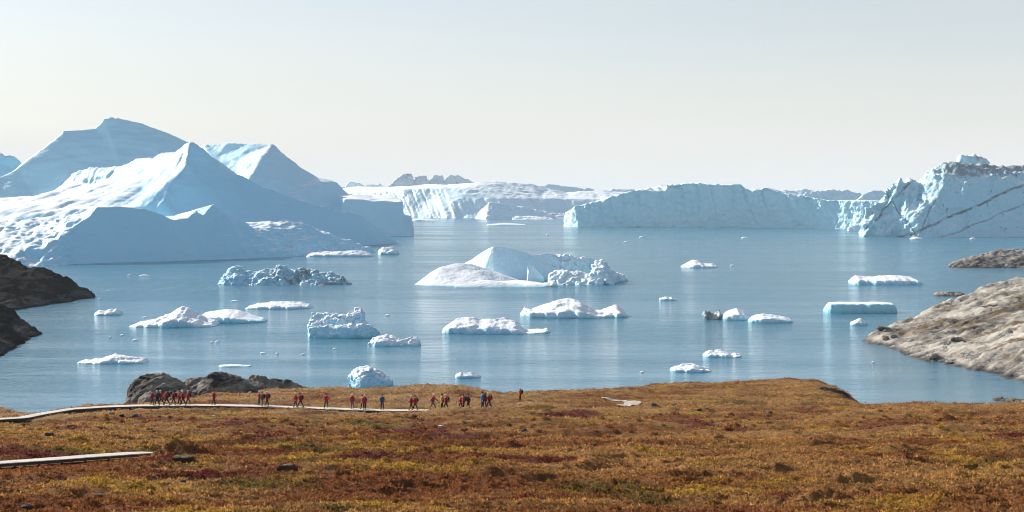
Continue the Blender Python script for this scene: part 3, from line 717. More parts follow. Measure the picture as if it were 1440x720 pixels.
# J: right berg with debris
pJ = [(1216, 305, 1530), (1217, 293, 1525), (1226, 286, 1530), (1240, 283, 1540), (1243, 271, 1540), (1254, 255, 1545), (1272, 253, 1550), (1288, 254, 1555), (1302, 250, 1560), (1313, 246, 1560), (1324, 231, 1555), (1333, 229, 1550), (1347, 231, 1550),
      (1352, 232, 1560), (1386, 234, 1555), (1402, 231, 1560), (1422, 234, 1555), (1440, 239, 1550), (1480, 244, 1550), (1540, 262, 1550), (1600, 290, 1560),
      (1330, 255, 1525), (1310, 285, 1508), (1292, 305, 1500), (1285, 328, 1492),
      (1360, 258, 1520), (1400, 255, 1524), (1440, 262, 1524), (1520, 280, 1526),
      (1262, 285, 1525), (1250, 305, 1515), (1275, 300, 1512), (1300, 268, 1535)]
solJ = [pts_tin(pJ, [list(range(21)), [11, 21, 22, 23, 24], [21, 25, 26, 27, 28]],
                [(1209, 1535), (1214, 1510), (1240, 1503), (1262, 1500), (1284, 1476), (1340, 1480), (1400, 1486), (1450, 1492), (1540, 1500), (1620, 1530)], [(1212, 1600), (1320, 1680), (1450, 1700), (1620, 1640)]),
        hull([wpt(1346, 236, 1600), wpt(1352, 220, 1605), wpt(1361, 219.5, 1605), wpt(1388, 233, 1610), wpt(1346, 245, 1590), wpt(1392, 245, 1600), wpt(1350, 225, 1640), wpt(1385, 240, 1650), zpt(1350, 20, 1600), zpt(1385, 20, 1600), zpt(1368, 20, 1660)])]
mJ = remesh(solJ, 1.35, 0)
def lJ(co, no):
    px = 720 + F * co[:, 0] / co[:, 1]
    q = np.stack([co[:, 0] * 0.8 - co[:, 2] * 0.6, co[:, 1] * 0.4, co[:, 0] * 0.6 + co[:, 2] * 0.8], 1)
    m = 1 - sst(1290, 1345, px - (co[:, 2] - 40) * 0.6)
    return (4.0 * fbm(q, (11, 50, 42), 3, 101, True)) * (0.12 + 0.88 * m)
displace(mJ, [nz(3.0, 36, 3, 100), lJ, bz(1.8, (30, 30, 22), 105), nz(0.4, 9, 4, 102, True), nz(2.4, 15, 3, 103, True, mask=lambda c, n: sst(50, 66, c[:, 2])), nz(0.2, 3.5, 3, 104)])
s = NT('debris_ice')
b1 = s.noise(s.pos, 0.035, 5, 0.6); c = s.mix(s.mr(b1, 0.42, 0.75, 0, 0.3), (0.47, 0.77, 0.88), (0.34, 0.66, 0.81)); c = s.mix(s.snowcover(b1, (0.66, 0.92)), c, (0.80, 0.88, 0.92))
sp = s.sepz()
def dband(slope, off, wd, amt, col, c):
    x0 = wpt(1310, 320, 1480)
    q = s.math('SUBTRACT', s.math('SUBTRACT', sp[2], off), s.math('MULTIPLY', s.math('SUBTRACT', sp[0], x0[0]), slope))
    q = s.math('ADD', q, s.math('MULTIPLY', s.math('SUBTRACT', s.noise(s.pos, 0.06, 5, 0.6), 0.5), 9))
    f = s.mr(s.math('ABSOLUTE', q, 0.0), wd * 0.3, wd, amt, 0)
    return s.mix(s.math('MULTIPLY', f, s.mr(s.noise(s.pos, 0.12, 4), 0.35, 0.58, 0.25, 1)), c, col)
DK = (0.07, 0.075, 0.075)
c = dband(0.40, 11, 1.9, 0.95, DK, c); c = dband(0.36, -4, 1.2, 0.6, DK, c); c = dband(0.9, 62, 2.0, 0.85, DK, c); c = dband(-2.5, -30, 3.0, 0.8, DK, c); c = dband(1.6, 20, 2.0, 0.7, DK, c)
# debris cap on the right summit with streaks running down
dz = s.math('ADD', sp[2], s.math('MULTIPLY', s.math('SUBTRACT', s.noise(s.vmul(s.pos, (1, 1, 0.25)), 0.11, 6, 0.7, 0.5), 0.5), 62))
cap = s.math('MULTIPLY', s.mr(dz, 62, 72, 0, 0.8), s.math('MULTIPLY', s.mr(sp[0], 440, 478, 0, 1), s.mr(sp[1], 1592, 1586, 0, 1)))
c = s.mix(cap, c, (0.17, 0.19, 0.20))
spk = s.mr(s.noise(s.vmul(s.pos, (1, 1, 0.4)), 0.18, 7, 0.7, 1.0), 0.59, 0.67, 0, 0.75)
c = s.mix(spk, c, DK)
hh = s.math('ADD', s.noise(s.pos, 0.2, 6, 0.62), s.math('MULTIPLY', s.noise(s.pos, 0.06, 4), 1.5))
s.bsdf(c, 0.55, s.bump(hh, 0.7, 3.0), 0.3)
berg('iceberg', mJ, s.m, 'craggy iceberg streaked with dark debris bands, by the low rock islet')

# K: middle berg with wall, dome and lumps
ICEM = ice_mat('near_ice', base=(0.57, 0.80, 0.90), unit=1.0, blue=0.2, teal=0.75, tealz=0.8, bump=0.25, snz=(0.55, 0.85))
KD = 700
pK = [(640, 392, 718), (654, 368, 710), (675, 356, 704), (695, 345, 699), (712, 347, 700), (730, 352, 703), (748, 358, 706), (757, 357, 707), (768, 355, 708), (790, 358, 710), (815, 361, 713), (836, 367, 716), (850, 385, 716)]
solK = [pts_tin(pK, [list(range(13))], [(630, 712), (668, 694), (694, 688), (700, 688), (760, 697), (820, 705), (852, 710)], [(630, 740), (700, 752), (800, 752), (860, 735)], zf=-3),
        hull([wpt(580, 401.5, 664), wpt(598, 388, 668), wpt(619, 375, 672), wpt(643, 369, 676), wpt(664, 371, 678), wpt(685, 376, 680), wpt(702, 382, 681), wpt(724, 393, 680), wpt(740, 399, 676)] + [zpt(a, -3, b) for a, b in ((577, 664), (600, 648), (640, 642), (700, 644), (745, 660), (740, 690), (640, 700), (590, 690))]),
        hull([wpt(a, b, c) for a, b, c in ((640, 400, 646), (668, 397, 650), (730, 396, 656), (770, 397, 655), (783, 400, 650), (720, 394, 670))] + [zpt(a, -3, b) for a, b in ((632, 640), (690, 635), (760, 642), (787, 650), (780, 690), (660, 690))]),
        hull([wpt(a, b, c) for a, b, c in ((771, 391, 672), (778, 383, 676), (786, 380, 678), (800, 384, 678), (812, 389, 674), (832, 385, 675), (842, 388, 668))] + [zpt(a, -3, b) for a, b in ((768, 664), (800, 656), (850, 656), (858, 690), (775, 700))]),
        hull([wpt(a, b, c) for a, b, c in ((830, 383, 672), (838, 367, 680), (846, 366, 682), (854, 371, 680), (861, 384, 672), (850, 378, 668))] + [zpt(a, -3, b) for a, b in ((826, 664), (864, 660), (872, 690), (832, 700))]),
        hull([wpt(a, b, c) for a, b, c in ((856, 380, 690), (866, 383, 694), (882, 389, 700))] + [zpt(a, -3, b) for a, b in ((852, 680), (872, 684), (886, 700), (870, 720), (855, 720))]),
        hull([wpt(a, b, c) for a, b, c in ((742, 374, 680), (748, 372.5, 682), (756, 380, 684), (764, 388, 684), (743, 385, 676))] + [zpt(a, -3, b) for a, b in ((740, 674), (768, 684), (766, 695), (744, 694))])]
mK = remesh(solK, 0.5, 1)
lumpK = lambda c, n: 0.35 + 0.65 * sst(755, 790, 720 + F * c[:, 0] / c[:, 1])
displace(mK, [nz(0.7, 18, 3, 111, mask=lambda c, n: 1 - 0.6 * sst(0.3, 0.0, n[:, 2])), nz(0.9, 5, 3, 112, True, mask=lambda c, n: (sst(760, 785, 720 + F * c[:, 0] / c[:, 1]) + 0.05)), bz(0.8, (5, 5, 4), 114, lambda c, n: sst(760, 785, 720 + F * c[:, 0] / c[:, 1])), nz(0.14, 1.6, 4, 113, True, mask=lumpK)])
berg('iceberg', mK, ICEM, 'mid-fjord iceberg with shaded rear wall, smooth white dome and lumpy right end')

# small lumpy bergs from hulls
def H_(tops, fs): return [wpt(*t) for t in tops] + [zpt(px, -2, D) for px, D in fs]
def lumpy2(name, label, hulls, voxel, mat, amps, smooth=1):
    m = remesh([hull(h) for h in hulls], voxel, smooth)
    displace(m, [f for i, (a, sc) in enumerate(amps) for f in (bz(a * 0.75, sc * 0.9, 140 + i * 5 + len(label)), nz(a * 0.45, sc * 0.8, 3, 120 + i * 5 + len(label), True))])
    trim(m, -1.5)
    o = link(name, m, mat, label=label, cat='iceberg'); recentre(o); return o
TEALM = ice_mat('turquoise_foot_ice', unit=0.8, blue=0.25, teal=0.95, tealz=1.3, bump=0.4, snz=(0.5, 0.85))
lumpy2('iceberg', 'knobbly white iceberg with turquoise foot and square knob on top', [
    H_([(434, 458, 414), (436, 446, 418), (446, 441, 420), (462, 443, 420), (478, 441, 424), (470, 452, 416)], [(432, 411), (486, 412), (486, 432), (438, 432)]),
    H_([(466, 446, 418), (482, 442, 422), (492, 450, 418), (480, 452, 414)], [(462, 413), (494, 414), (494, 432), (464, 432)]),
    H_([(488, 437, 422), (494, 434, 424), (507, 433, 424), (509.5, 438, 422), (510, 450, 420), (490, 448, 418)], [(486, 415), (512, 416), (514, 432), (488, 432)]),
    H_([(508, 448, 422), (521, 456, 421), (510, 458, 418)], [(505, 416), (526, 420), (522, 432), (506, 432)]),
    H_([(434, 463, 411), (450, 459, 411), (480, 458, 411), (505, 456, 412), (522, 459, 414), (532, 467, 416), (500, 462, 409)], [(432, 408), (480, 407), (520, 410), (535, 416), (528, 430), (436, 430)])],
    0.28, TEALM, [(0.6, 3.6), (0.22, 1.3), (0.07, 0.5)])
lumpy2('iceberg', 'steep rounded iceberg with smooth blue side, just offshore of the tundra', [
    H_([(492, 528, 302), (496, 520, 304), (506, 517, 305), (516, 513, 307), (524, 519, 303), (510, 530, 299)], [(489, 301), (505, 297), (528, 298), (530, 312), (494, 312)]),
    H_([(516, 513, 307), (534, 522, 306), (547, 530, 305), (552, 537, 304), (530, 530, 300), (545, 536, 301)], [(515, 297), (540, 298), (556, 303), (548, 312), (516, 314)])],
    0.23, TEALM, [(0.34, 2.4), (0.18, 0.9), (0.06, 0.35)])
lumpy2('iceberg', 'small iceberg with rounded lump and upturned wedge tip, beside the knobbly one', [
    H_([(518, 482, 388), (527, 474, 390), (545, 469, 392), (556, 472, 391), (566, 479, 389), (540, 480, 386)], [(514, 386), (540, 384), (570, 385), (566, 396), (520, 396)]),
    H_([(556, 480, 388), (575, 475, 390), (587, 472, 391), (590, 481, 389)], [(554, 384), (588, 384), (593, 389), (588, 396), (560, 396)])],
    0.26, ICEM, [(0.28, 2.6), (0.12, 0.9)])
DIRTYB = ice_mat('half_sooty_ice', unit=1.2, dirt=1.1, dirt_col=(0.15, 0.14, 0.13), blue=0.2, bump=0.8, dirt_x=(-120, -100))
DIRTY = ice_mat('sooty_ice', unit=0.7, snow=(0.7, 0.75, 0.76), snz=(0.3, 0.7), dirt=1.25, dirt_col=(0.10, 0.09, 0.08), blue=0.2, bump=0.8)
lumpy2('iceberg', 'long jagged iceberg with its right half dirty with dark debris', [
    H_([(308, 395, 668), (318, 386, 672), (330, 376, 676), (338, 377, 676), (350, 383, 672), (330, 390, 664)], [(303, 666), (330, 660), (356, 662), (352, 690), (312, 690)]),
    H_([(346, 384, 672), (364, 381, 674), (382, 377, 676), (398, 377, 676), (410, 384, 672), (380, 390, 664)], [(340, 660), (380, 658), (414, 660), (410, 690), (348, 690)]),
    H_([(402, 386, 670), (412, 381, 674), (430, 384, 674), (442, 381, 676), (456, 385, 674), (468, 383, 676), (480, 389, 672), (494, 397, 670)], [(398, 659), (450, 658), (498, 664), (480, 690), (404, 690)])],
    0.5, DIRTYB, [(1.3, 7), (0.6, 2.6), (0.2, 1.0)])

# floes
def floe(label, prof_, pyw, dep, mat, front=0.5, crest=0.55, rough=0.25, seed=0, name='ice_floe', group=None, nx=96, ny=40, cat='ice floe', pointed=0.5):
    D0 = dw(pyw); pxs = np.array([p[0] for p in prof_], float); pys = np.array([p[1] for p in prof_], float)
    Dc = D0 + dep * crest
    zt = np.maximum(HC - (pys - HOR) / F * Dc, 0.12)
    sx = np.linspace(0, 1, nx); sx = 0.5 - 0.5 * np.cos(np.pi * sx) * (0.35 + 0.65 * np.abs(np.cos(np.pi * sx)) ** 0.2)
    px = pxs[0] + (pxs[-1] - pxs[0]) * sx
    z = np.interp(px, pxs, zt)
    half = np.sqrt(np.clip(1 - (2 * sx - 1) ** 2, 0.0, 1)) ** pointed
    nn_ = np.stack([px * 0.06, np.full(nx, seed * 3.7), np.zeros(nx)], 1)
    yf = D0 + dep * (0.5 - 0.5 * half * (1 + 0.22 * fbm(nn_, 1, 3, seed))); yb = D0 + dep * (0.5 + 0.5 * half * (1 + 0.3 * fbm(nn_, 1, 3, seed + 3)))
    tt = np.concatenate([[0, 0.004, 0.012, 0.03, 0.06], np.linspace(0.1, 0.9, ny - 9), [0.95, 0.98, 0.995, 1.0]])
    sh = np.interp(tt, [0, 0.004, 0.03, 0.08, crest, 0.9, 0.985, 1], [-0.6, 0.0, front * 0.85, front, 1.0, 0.55, 0.12, -0.6])
    T, SX = np.meshgrid(tt, np.arange(nx), indexing='ij')
    Y = yf[SX] + (yb - yf)[SX] * T; X = (px[SX] - 720) / F * Dc
    endf = np.interp(sx, [0, 0.012, 0.05, 0.95, 0.988, 1], [0.0, 0.55, 1, 1, 0.55, 0.0])
    Z = z[SX] * np.interp(T, tt, sh) * np.where(np.interp(T, tt, sh) > 0, endf[SX], 1) - 0.06 * (endf[SX] < 0.3)
    co = np.stack([X.ravel(), Y.ravel(), Z.ravel()], 1)
    hgt = float(zt.max()); wd = (pxs[-1] - pxs[0]) / F * Dc
    ii = np.arange(len(tt) * nx).reshape(len(tt), nx)
    f = np.stack([ii[:-1, :-1], ii[:-1, 1:], ii[1:, 1:], ii[1:, :-1]], -1).reshape(-1, 4)
    me = mesh_np(name, co, f)
    lump = max(hgt * 1.3, wd * 0.05)
    for a, sc, r in ((0.8, 1.2, 0), (0.42, 0.62, 2), (0.22, 0.26, 2), (0.15, 0.12, 1)):
        c, n = get_co(me), get_no(me)
        d = 0.55 * rough * hgt * a * (blocks(c + seed * 13.3, lump * sc * np.array([1.3, 1.3, 1.0]), seed + 5) if r == 2 else fbm(c + seed * 13.3, lump * sc * np.array([1, 1, 0.8]), 3, seed + 5, bool(r))) * sst(-0.05, 0.25 * hgt + 0.05, c[:, 2])
        set_co(me, c + n * d[:, None])
    o = link(name, me, mat, label=label, cat=cat, group=group); recentre(o); return o
WHITE = ice_mat('floe_ice', unit=0.7, blue=0.15, teal=0.5, tealz=0.3, bump=0.4, snz=(0.4, 0.75))
CHIP = ice_mat('ice_chip', base=(0.75, 0.86, 0.92), unit=0.4, bump=0.2, snz=(0.2, 0.5))
BLUEF = ice_mat('blue_slab_ice', base=(0.34, 0.66, 0.76), unit=0.8, blue=0.5, teal=0.9, tealz=0.9, bump=0.4)
floe('low tapered ice floe with a crumpled white ridge, joined to a smooth sloping one', [(188, 457), (205, 451), (222, 446), (240, 441), (250, 434), (256, 432), (266, 433), (278, 439), (292, 448), (309, 452)], 461, 20, WHITE, 0.42, 0.6, 0.22, 1)
floe('smooth sloping ice floe with turquoise right end', [(284, 440), (300, 437), (322, 434.5), (336, 436), (348, 440), (362, 444), (378, 447)], 455, 16, TEALM, 0.55, 0.75, 0.06, 2)
floe('small two-lobed ice chunk off the dark left headlands', [(134, 440), (140, 437), (148, 438), (156, 435), (164, 434), (170, 438), (172, 441)], 443.5, 8, WHITE, 0.5, 0.5, 0.3, 3, nx=40)
floe('long low snowy ice floe before the jagged dirty iceberg', [(348, 431), (362, 427), (380, 424), (405, 424), (425, 424.5), (436, 427), (440, 431)], 435, 16, WHITE, 0.5, 0.6, 0.2, 4)
floe('long flat knobbly ice floe floating nearest the mossy shore mound', [(113, 506), (125, 506), (140, 505), (150, 501), (163, 497), (176, 500), (190, 502), (203, 503), (209, 507)], 512, 9, WHITE, 0.5, 0.6, 0.22, 5)
floe('thin white sliver of ice beyond the whaleback rocks', [(308, 513.5), (320, 512.5), (335, 512.5), (343, 514), (354, 513)], 516, 4, WHITE, 0.5, 0.5, 0.2, 6, nx=40)
floe('broad crusted ice floe with a thin upturned tail', [(622, 462), (630, 455), (642, 448), (660, 447), (676, 448), (690, 447), (712, 448), (726, 451), (732, 458), (736, 463), (750, 463.5), (764, 462.5), (770, 460), (774, 462)], 470, 17, WHITE, 0.45, 0.62, 0.22, 7)
floe('broad peaked ice floe with a separate-looking hump at one end', [(731, 434), (738, 431), (748, 432), (760, 429), (776, 425), (790, 421.5), (802, 421.5), (815, 425), (826, 431), (836, 436), (845, 437), (854, 433), (866, 431), (876, 437), (883, 444)], 448, 24, ICEM, 0.45, 0.6, 0.26, 8)
floe('small flat ice chunk just off the tundra shore', [(640, 527), (648, 523), (660, 523.5), (670, 526), (677, 529)], 532, 4, WHITE, 0.5, 0.5, 0.25, 9, nx=40)
floe('crumbly white ice floe floating alone off the grassy knoll', [(942, 517), (952, 514), (962, 511), (975, 511), (985, 514), (998, 518)], 524, 9, WHITE, 0.45, 0.6, 0.3, 10)
floe('flat crumbly ice floe with a small lobe at one end', [(988, 496), (998, 492), (1012, 491), (1022, 494), (1028, 499), (1033, 496), (1042, 498)], 503, 8, WHITE, 0.45, 0.6, 0.28, 11)
floe('low two-humped ice floe alone in rippled open water', [(958, 374), (966, 370), (974, 365), (982, 366), (988, 370), (1000, 370), (1008, 373)], 377, 26, WHITE, 0.45, 0.5, 0.15, 12)
floe('tiny flat ice scrap right of the broad peaked floe', [(927, 419), (934, 417.5), (944, 417.5), (952, 420)], 422.5, 6, WHITE, 0.5, 0.5, 0.3, 13, nx=30)
floe('smooth rounded ice dome beside dirty shards', [(1012, 446), (1018, 440), (1026, 435.5), (1036, 433), (1045, 435.5), (1051, 441), (1055, 447)], 450.5, 11, ICEM, 0.55, 0.5, 0.05, 14)
floe('jagged dirty ice shards leaning on the smooth dome', [(990, 438), (996, 439), (1003, 442), (1008, 437), (1012, 434), (1014, 440), (1016, 447)], 449.5, 7, DIRTY, 0.4, 0.5, 0.45, 15, nx=50)
floe('low rounded ice floe next to the smooth dome', [(1052, 447), (1060, 443), (1072, 441), (1086, 442), (1100, 444.5), (1110, 447), (1113, 449)], 454.5, 11, ICEM, 0.55, 0.55, 0.14, 16)
floe('long flat-topped blue ice slab with shaded side', [(1160, 428), (1164, 425), (1180, 424.5), (1205, 425), (1235, 424.5), (1254, 425.5), (1258, 430)], 440.5, 13, BLUEF, 0.9, 0.5, 0.06, 17, pointed=0.25)
floe('long low white ice floe with smooth snow top, off the pale rock headland', [(1195, 391), (1203, 387.5), (1220, 389), (1240, 387), (1265, 387), (1280, 389), (1290, 394)], 401, 26, WHITE, 0.6, 0.55, 0.12, 18, pointed=0.3)
floe('small lumpy ice chunk between the blue slab and pale headland', [(1196, 454), (1202, 450), (1210, 448), (1216, 451), (1219, 455)], 457.5, 5, WHITE, 0.5, 0.5, 0.3, 19, nx=36)
floe('small pinnacle of ice off the tip of the horned iceberg', [(532, 353), (538, 349), (546, 347), (553, 346.5), (557, 350), (561, 356)], 358.5, 20, TEALM, 0.5, 0.5, 0.25, 20, nx=44)
floe('low crusted ice raft along the foot of the horned iceberg', [(431, 359), (440, 355), (460, 354), (480, 352.5), (500, 352), (515, 354), (526, 357)], 361.5, 22, WHITE, 0.5, 0.5, 0.25, 21)
floe('far low ice floe before the fluted iceberg', [(570, 309.5), (582, 307.5), (594, 307), (606, 308.5), (620, 309.5)], 311, 60, WHITE, 0.5, 0.5, 0.15, 22, nx=40)
floe('far thin ice floe near the small wedge iceberg', [(684, 315.5), (696, 314.5), (712, 313.5), (740, 315.5)], 317, 40, WHITE, 0.5, 0.5, 0.15, 23, nx=40)
floe('bright ice scrap at the foot of the debris-streaked iceberg', [(1280, 334.5), (1288, 333), (1297, 335)], 336.5, 14, WHITE, 0.5, 0.5, 0.2, 24, nx=30)
dots = [(902, 333), (1047, 334), (203, 387), (182, 386), (330, 423), (155, 474), (172, 471), (190, 478), (298, 481), (306, 480), (471, 490), (426, 498), (204, 446), (440, 440), (545, 443), (1228, 509), (903, 523), (370, 496), (390, 497), (1030, 373), (770, 330), (880, 340), (1368, 335), (140, 420)]
GR = []
for i, (px, py) in enumerate(dots):
    w = 2.0 + (i * 7 % 5) * 0.55; w = w * 1.6 if i in (0, 1, 2, 4, 10) else w
    floe('tiny white ice fragment floating in open water', [(px - w, py + 0.3), (px - w * 0.3, py - 1.0), (px + w * 0.5, py - 0.7), (px + w, py + 0.4)], py + 1.2, w * dw(py) / F * 1.6, CHIP, 0.7, 0.5, 0.1, 30 + i, name='ice_fragment', group='tiny ice fragments scattered on the fjord', nx=12, ny=14, cat='ice')

# ------------------------------------------------------------------ rock
def rock_disp(me, big, fine, seed, foliation=(0.8, 0.35, 0.5)):
    fx = np.array(foliation); fx /= np.linalg.norm(fx)
    up = np.array([-0.45, 0.2, 0.87]); a = np.cross(fx, up); a /= np.linalg.norm(a); up = np.cross(a, fx)
    def fol(co, no):
        q = np.stack([co @ fx, co @ a, co @ up], 1)
        return big * 0.25 * fbm(q, (big * 11, big * 4.5, big * 2.2), 4, seed + 9, True)
    def slab(co, no):
        q = np.stack([co @ fx, co @ a, co @ up], 1) + 0.6 * big * np.stack([fbm(co, big * 5, 2, seed + 41), fbm(co, big * 5, 2, seed + 42), fbm(co, big * 5, 2, seed + 43)], 1)
        return big * 0.34 * blocks(q, (big * 9, big * 3.6, big * 2.4), seed + 21, 0.5) + big * 0.14 * blocks(q, (big * 3.2, big * 1.5, big * 1.2), seed + 22, 0.6)
    displace(me, [nz(big, big * 9, 3, seed), slab, fol, nz(fine * 0.6, fine * 5, 4, seed + 3, True)], taper=False)
GNEISS = rock_mat('pale_gneiss', pale=(0.40, 0.37, 0.315), dark=(0.045, 0.04, 0.035), lich=0.42, wet=0.9, unit=2.0, mossamt=0.45)
DARKR = rock_mat('dark_shore_rock', pale=(0.10, 0.097, 0.093), dark=(0.006, 0.0055, 0.0055), lich=2.2, wet=1.0, unit=2.5, moss=(0.03, 0.017, 0.009), mossamt=0.25, paleband=5.0, spec=0.03)
OUTC = rock_mat('lichen_rock', pale=(0.42, 0.37, 0.30), dark=(0.025, 0.025, 0.027), lich=0.95, wet=0, unit=1.0, moss=(0.20, 0.11, 0.035), mossamt=0.5)
# right headland
pR = [(1209, 481, 400), (1228, 468, 408), (1253, 457, 414), (1297, 446, 424), (1326, 427, 436), (1355, 417, 444), (1384, 405, 450), (1422, 393, 458), (1460, 386, 464), (1540, 372, 470), (1700, 350, 470), (1900, 345, 460),
      (1260, 478, 388), (1320, 470, 385), (1400, 455, 380), (1470, 445, 370), (1350, 495, 352), (1420, 500, 335), (1500, 480, 330), (1700, 440, 320), (1280, 492, 372), (1900, 430, 300)]
fR = [(1206, 401), (1225, 388), (1247, 377), (1267, 358), (1302, 346), (1355, 332), (1399, 319), (1440, 304), (1500, 292), (1700, 270), (1950, 255)]
PR = [wpt(*q) for q in pR] + [zpt(px, -1.2, D) for px, D in fR] + [zpt(px, -8, D - 14) for px, D in fR[1:]] + [zpt(1215, -4, 425), zpt(1260, -6, 470), zpt(1400, -8, 530), zpt(1600, -8, 560), zpt(1950, -8, 560)]
mR = remesh([tin(PR, [list(range(12)), list(range(22, 22 + len(fR)))], -14)], 0.72, 2); rock_disp(mR, 0.85, 0.28, 301); trim(mR, -3)
hd = link('headland', mR, GNEISS, kind='structure')
def boulder_mesh(seed, sq=(1, 0.85, 0.7), sub=3):
    bm = bmesh.new(); bmesh.ops.create_icosphere(bm, subdivisions=sub, radius=1.0)
    me = bpy.data.meshes.new('boulder'); bm.to_mesh(me); bm.free()
    co = get_co(me); rg = np.random.default_rng(seed)
    for _ in range(9):
        n = rg.normal(0, 1, 3); n /= np.linalg.norm(n); d = rg.uniform(0.55, 0.85)
        ex = np.maximum(co @ n - d, 0); co = co - ex[:, None] * n
    co = co * np.array(sq); co = co * (1 + 0.22 * fbm(co, 0.7, 4, seed))[:, None]
    set_co(me, co); me.polygons.foreach_set('use_smooth', np.ones(len(me.polygons), bool)); return me
BM = [boulder_mesh(k) for k in range(5)]
def boulder(pt, size, mat, label, k=0, rz=0.0, sink=0.25, name='boulder', group=None, flat=1.0):
    me = BM[k % 5].copy(); me.materials.clear(); me.materials.append(mat)
    o = bpy.data.objects.new(name, me); COL.objects.link(o); o.location = (pt[0], pt[1], pt[2] + size * (0.7 * flat - sink)); o.scale = (size, size, size * flat); o.rotation_euler = (0, 0, rz)
    tag(o, label, 'rock', group); return o
# surface lookup for remeshed rock
from mathutils.bvhtree import BVHTree
def surf(o):
    me = o.data; return BVHTree.FromPolygons([v.co.copy() for v in me.vertices], [tuple(p.vertices) for p in me.polygons]), o.location.copy()
bv, bl = surf(hd)
def pick(bvh, off, px, py):
    d = Vector((px - 720, F, -(py - HOR))).normalized(); h = bvh.ray_cast(Vector((0, 0, HC)) - off, d)
    return (h[0] + off) if h[0] else None
for i, (px, py, sz, lab) in enumerate([(1240, 464, 2.0, 'slab boulder perched at the tip of the pale rock headland'), (1256, 474, 1.2, 'block boulder behind the tip of the pale rock headland'), (1244, 476, 1.3, 'cracked boulder at the waterside tip of the pale headland'), (1281, 480, 1.0, 'dark flat boulder low on the pale headland slope'), (1311, 503, 1.7, 'dark rounded boulder at the waterline of the pale headland'), (1334, 511, 1.2, 'small boulder by the waterline right of the dark rounded one'), (1345, 479, 1.5, 'dark angular boulder midway up the pale headland')]):
    h = pick(bv, bl, px, py)
    if h: boulder(h, sz, GNEISS if i in (0, 1, 5) else OUTC, lab, i, i * 1.1, 0.3, flat=0.75)
# near spit at right
pS = [(1394, 559, 286), (1410, 560, 283), (1425, 562, 280), (1445, 563, 278), (1500, 565, 270), (1600, 570, 262)]
mS = remesh([hull([wpt(1396, 560, 284), wpt(1408, 559, 285), wpt(1420, 563, 281), zpt(1394, -1, 282), zpt(1424, -1, 277), zpt(1422, -1, 288), zpt(1400, -1, 288)]),
             hull([wpt(1414, 561, 281), wpt(1432, 561, 280), wpt(1470, 562, 276), wpt(1560, 566, 268), zpt(1410, -1, 278), zpt(1440, -1, 272), zpt(1560, -1, 258), zpt(1570, -1, 276), zpt(1430, -1, 286)])], 0.2, 2)
rock_disp(mS, 0.35, 0.15, 311); trim(mS, -0.8)
o = link('shore_rock', mS, GNEISS, label='low pale shore rocks below the right edge of the tundra', cat='rock'); recentre(o)
# islet and skerry
mI = remesh([hull([wpt(1333, 371, 838), wpt(1352, 364, 845), wpt(1380, 357, 850), wpt(1416, 351, 855), wpt(1460, 348, 860), wpt(1520, 352, 860), wpt(1560, 366, 855)] + [zpt(a, -4, b) for a, b in ((1327, 850), (1345, 822), (1380, 812), (1450, 812), (1540, 820), (1580, 860), (1450, 930), (1350, 890))])], 0.7, 3)
rock_disp(mI, 0.9, 0.35, 321); trim(mI, -2)
o = link('rock_islet', mI, rock_mat('islet_rock', pale=(0.34, 0.31, 0.27), dark=(0.05, 0.045, 0.04), lich=0.6, wet=0.9, unit=2.5, mossamt=0.4), label='low brown-grey rock islet in front of the debris-streaked iceberg', cat='islet'); recentre(o)
mI = remesh([hull([wpt(1314, 413, 590), wpt(1325, 409, 592), wpt(1336, 410, 592), wpt(1345, 412, 590), wpt(1356, 413, 588)] + [zpt(a, -2, b) for a, b in ((1309, 588), (1325, 576), (1350, 578), (1362, 590), (1350, 604), (1318, 602))])], 0.3, 2)
rock_disp(mI, 0.4, 0.18, 331); trim(mI, -1)
o = link('skerry', mI, GNEISS, label='small flat rock skerry beyond the pale headland', cat='rock'); recentre(o)
# left headlands
def headland(p, ridge, ff, fb, seed, big, fine, vox):
    P = [wpt(*q) for q in p] + [zpt(px, -1, D) for px, D in ff] + [zpt(px, -8, D - 10) for px, D in ff] + [zpt(px, -8, D) for px, D in fb]
    m = remesh([tin(P, [list(range(ridge)), list(range(len(p), len(p) + len(ff)))], -14)], vox, 4); rock_disp(m, big, fine, seed); trim(m, -3)
    return link('headland', m, DARKR, kind='structure')
headland([(-320, 350, 600), (-120, 345, 600), (-40, 352, 595), (0, 358, 590), (16, 362, 588), (26, 372, 585), (38, 377, 583), (52, 373, 582), (64, 377, 582), (78, 382, 582), (97, 392, 580), (107, 402, 579), (117, 403, 579), (126, 409, 580), (133, 416, 580),
          (-60, 385, 545), (0, 395, 540), (40, 395, 555), (70, 400, 562), (100, 412, 572), (-200, 390, 520), (20, 418, 525), (60, 415, 545)], 15,
         [(137, 583), (120, 568), (107, 556), (90, 548), (67, 534), (40, 522), (20, 508), (-30, 498), (-120, 480), (-350, 460)], [(138, 596), (100, 640), (0, 680), (-200, 700), (-360, 680)], 341, 1.15, 0.4, 0.95)
headland([(-320, 400, 440), (-150, 405, 438), (-60, 412, 434), (0, 425, 430), (20, 439, 427), (37, 452, 424), (50, 461, 422), (58, 468, 421), (-30, 440, 405), (10, 460, 402), (30, 472, 403), (-100, 440, 395), (-20, 470, 378), (-300, 450, 370)], 8,
         [(60, 424), (50, 408), (34, 386), (15, 366), (0, 352), (-40, 335), (-120, 320), (-350, 300)], [(58, 436), (20, 460), (-100, 480), (-360, 480)], 351, 0.9, 0.32, 0.75)
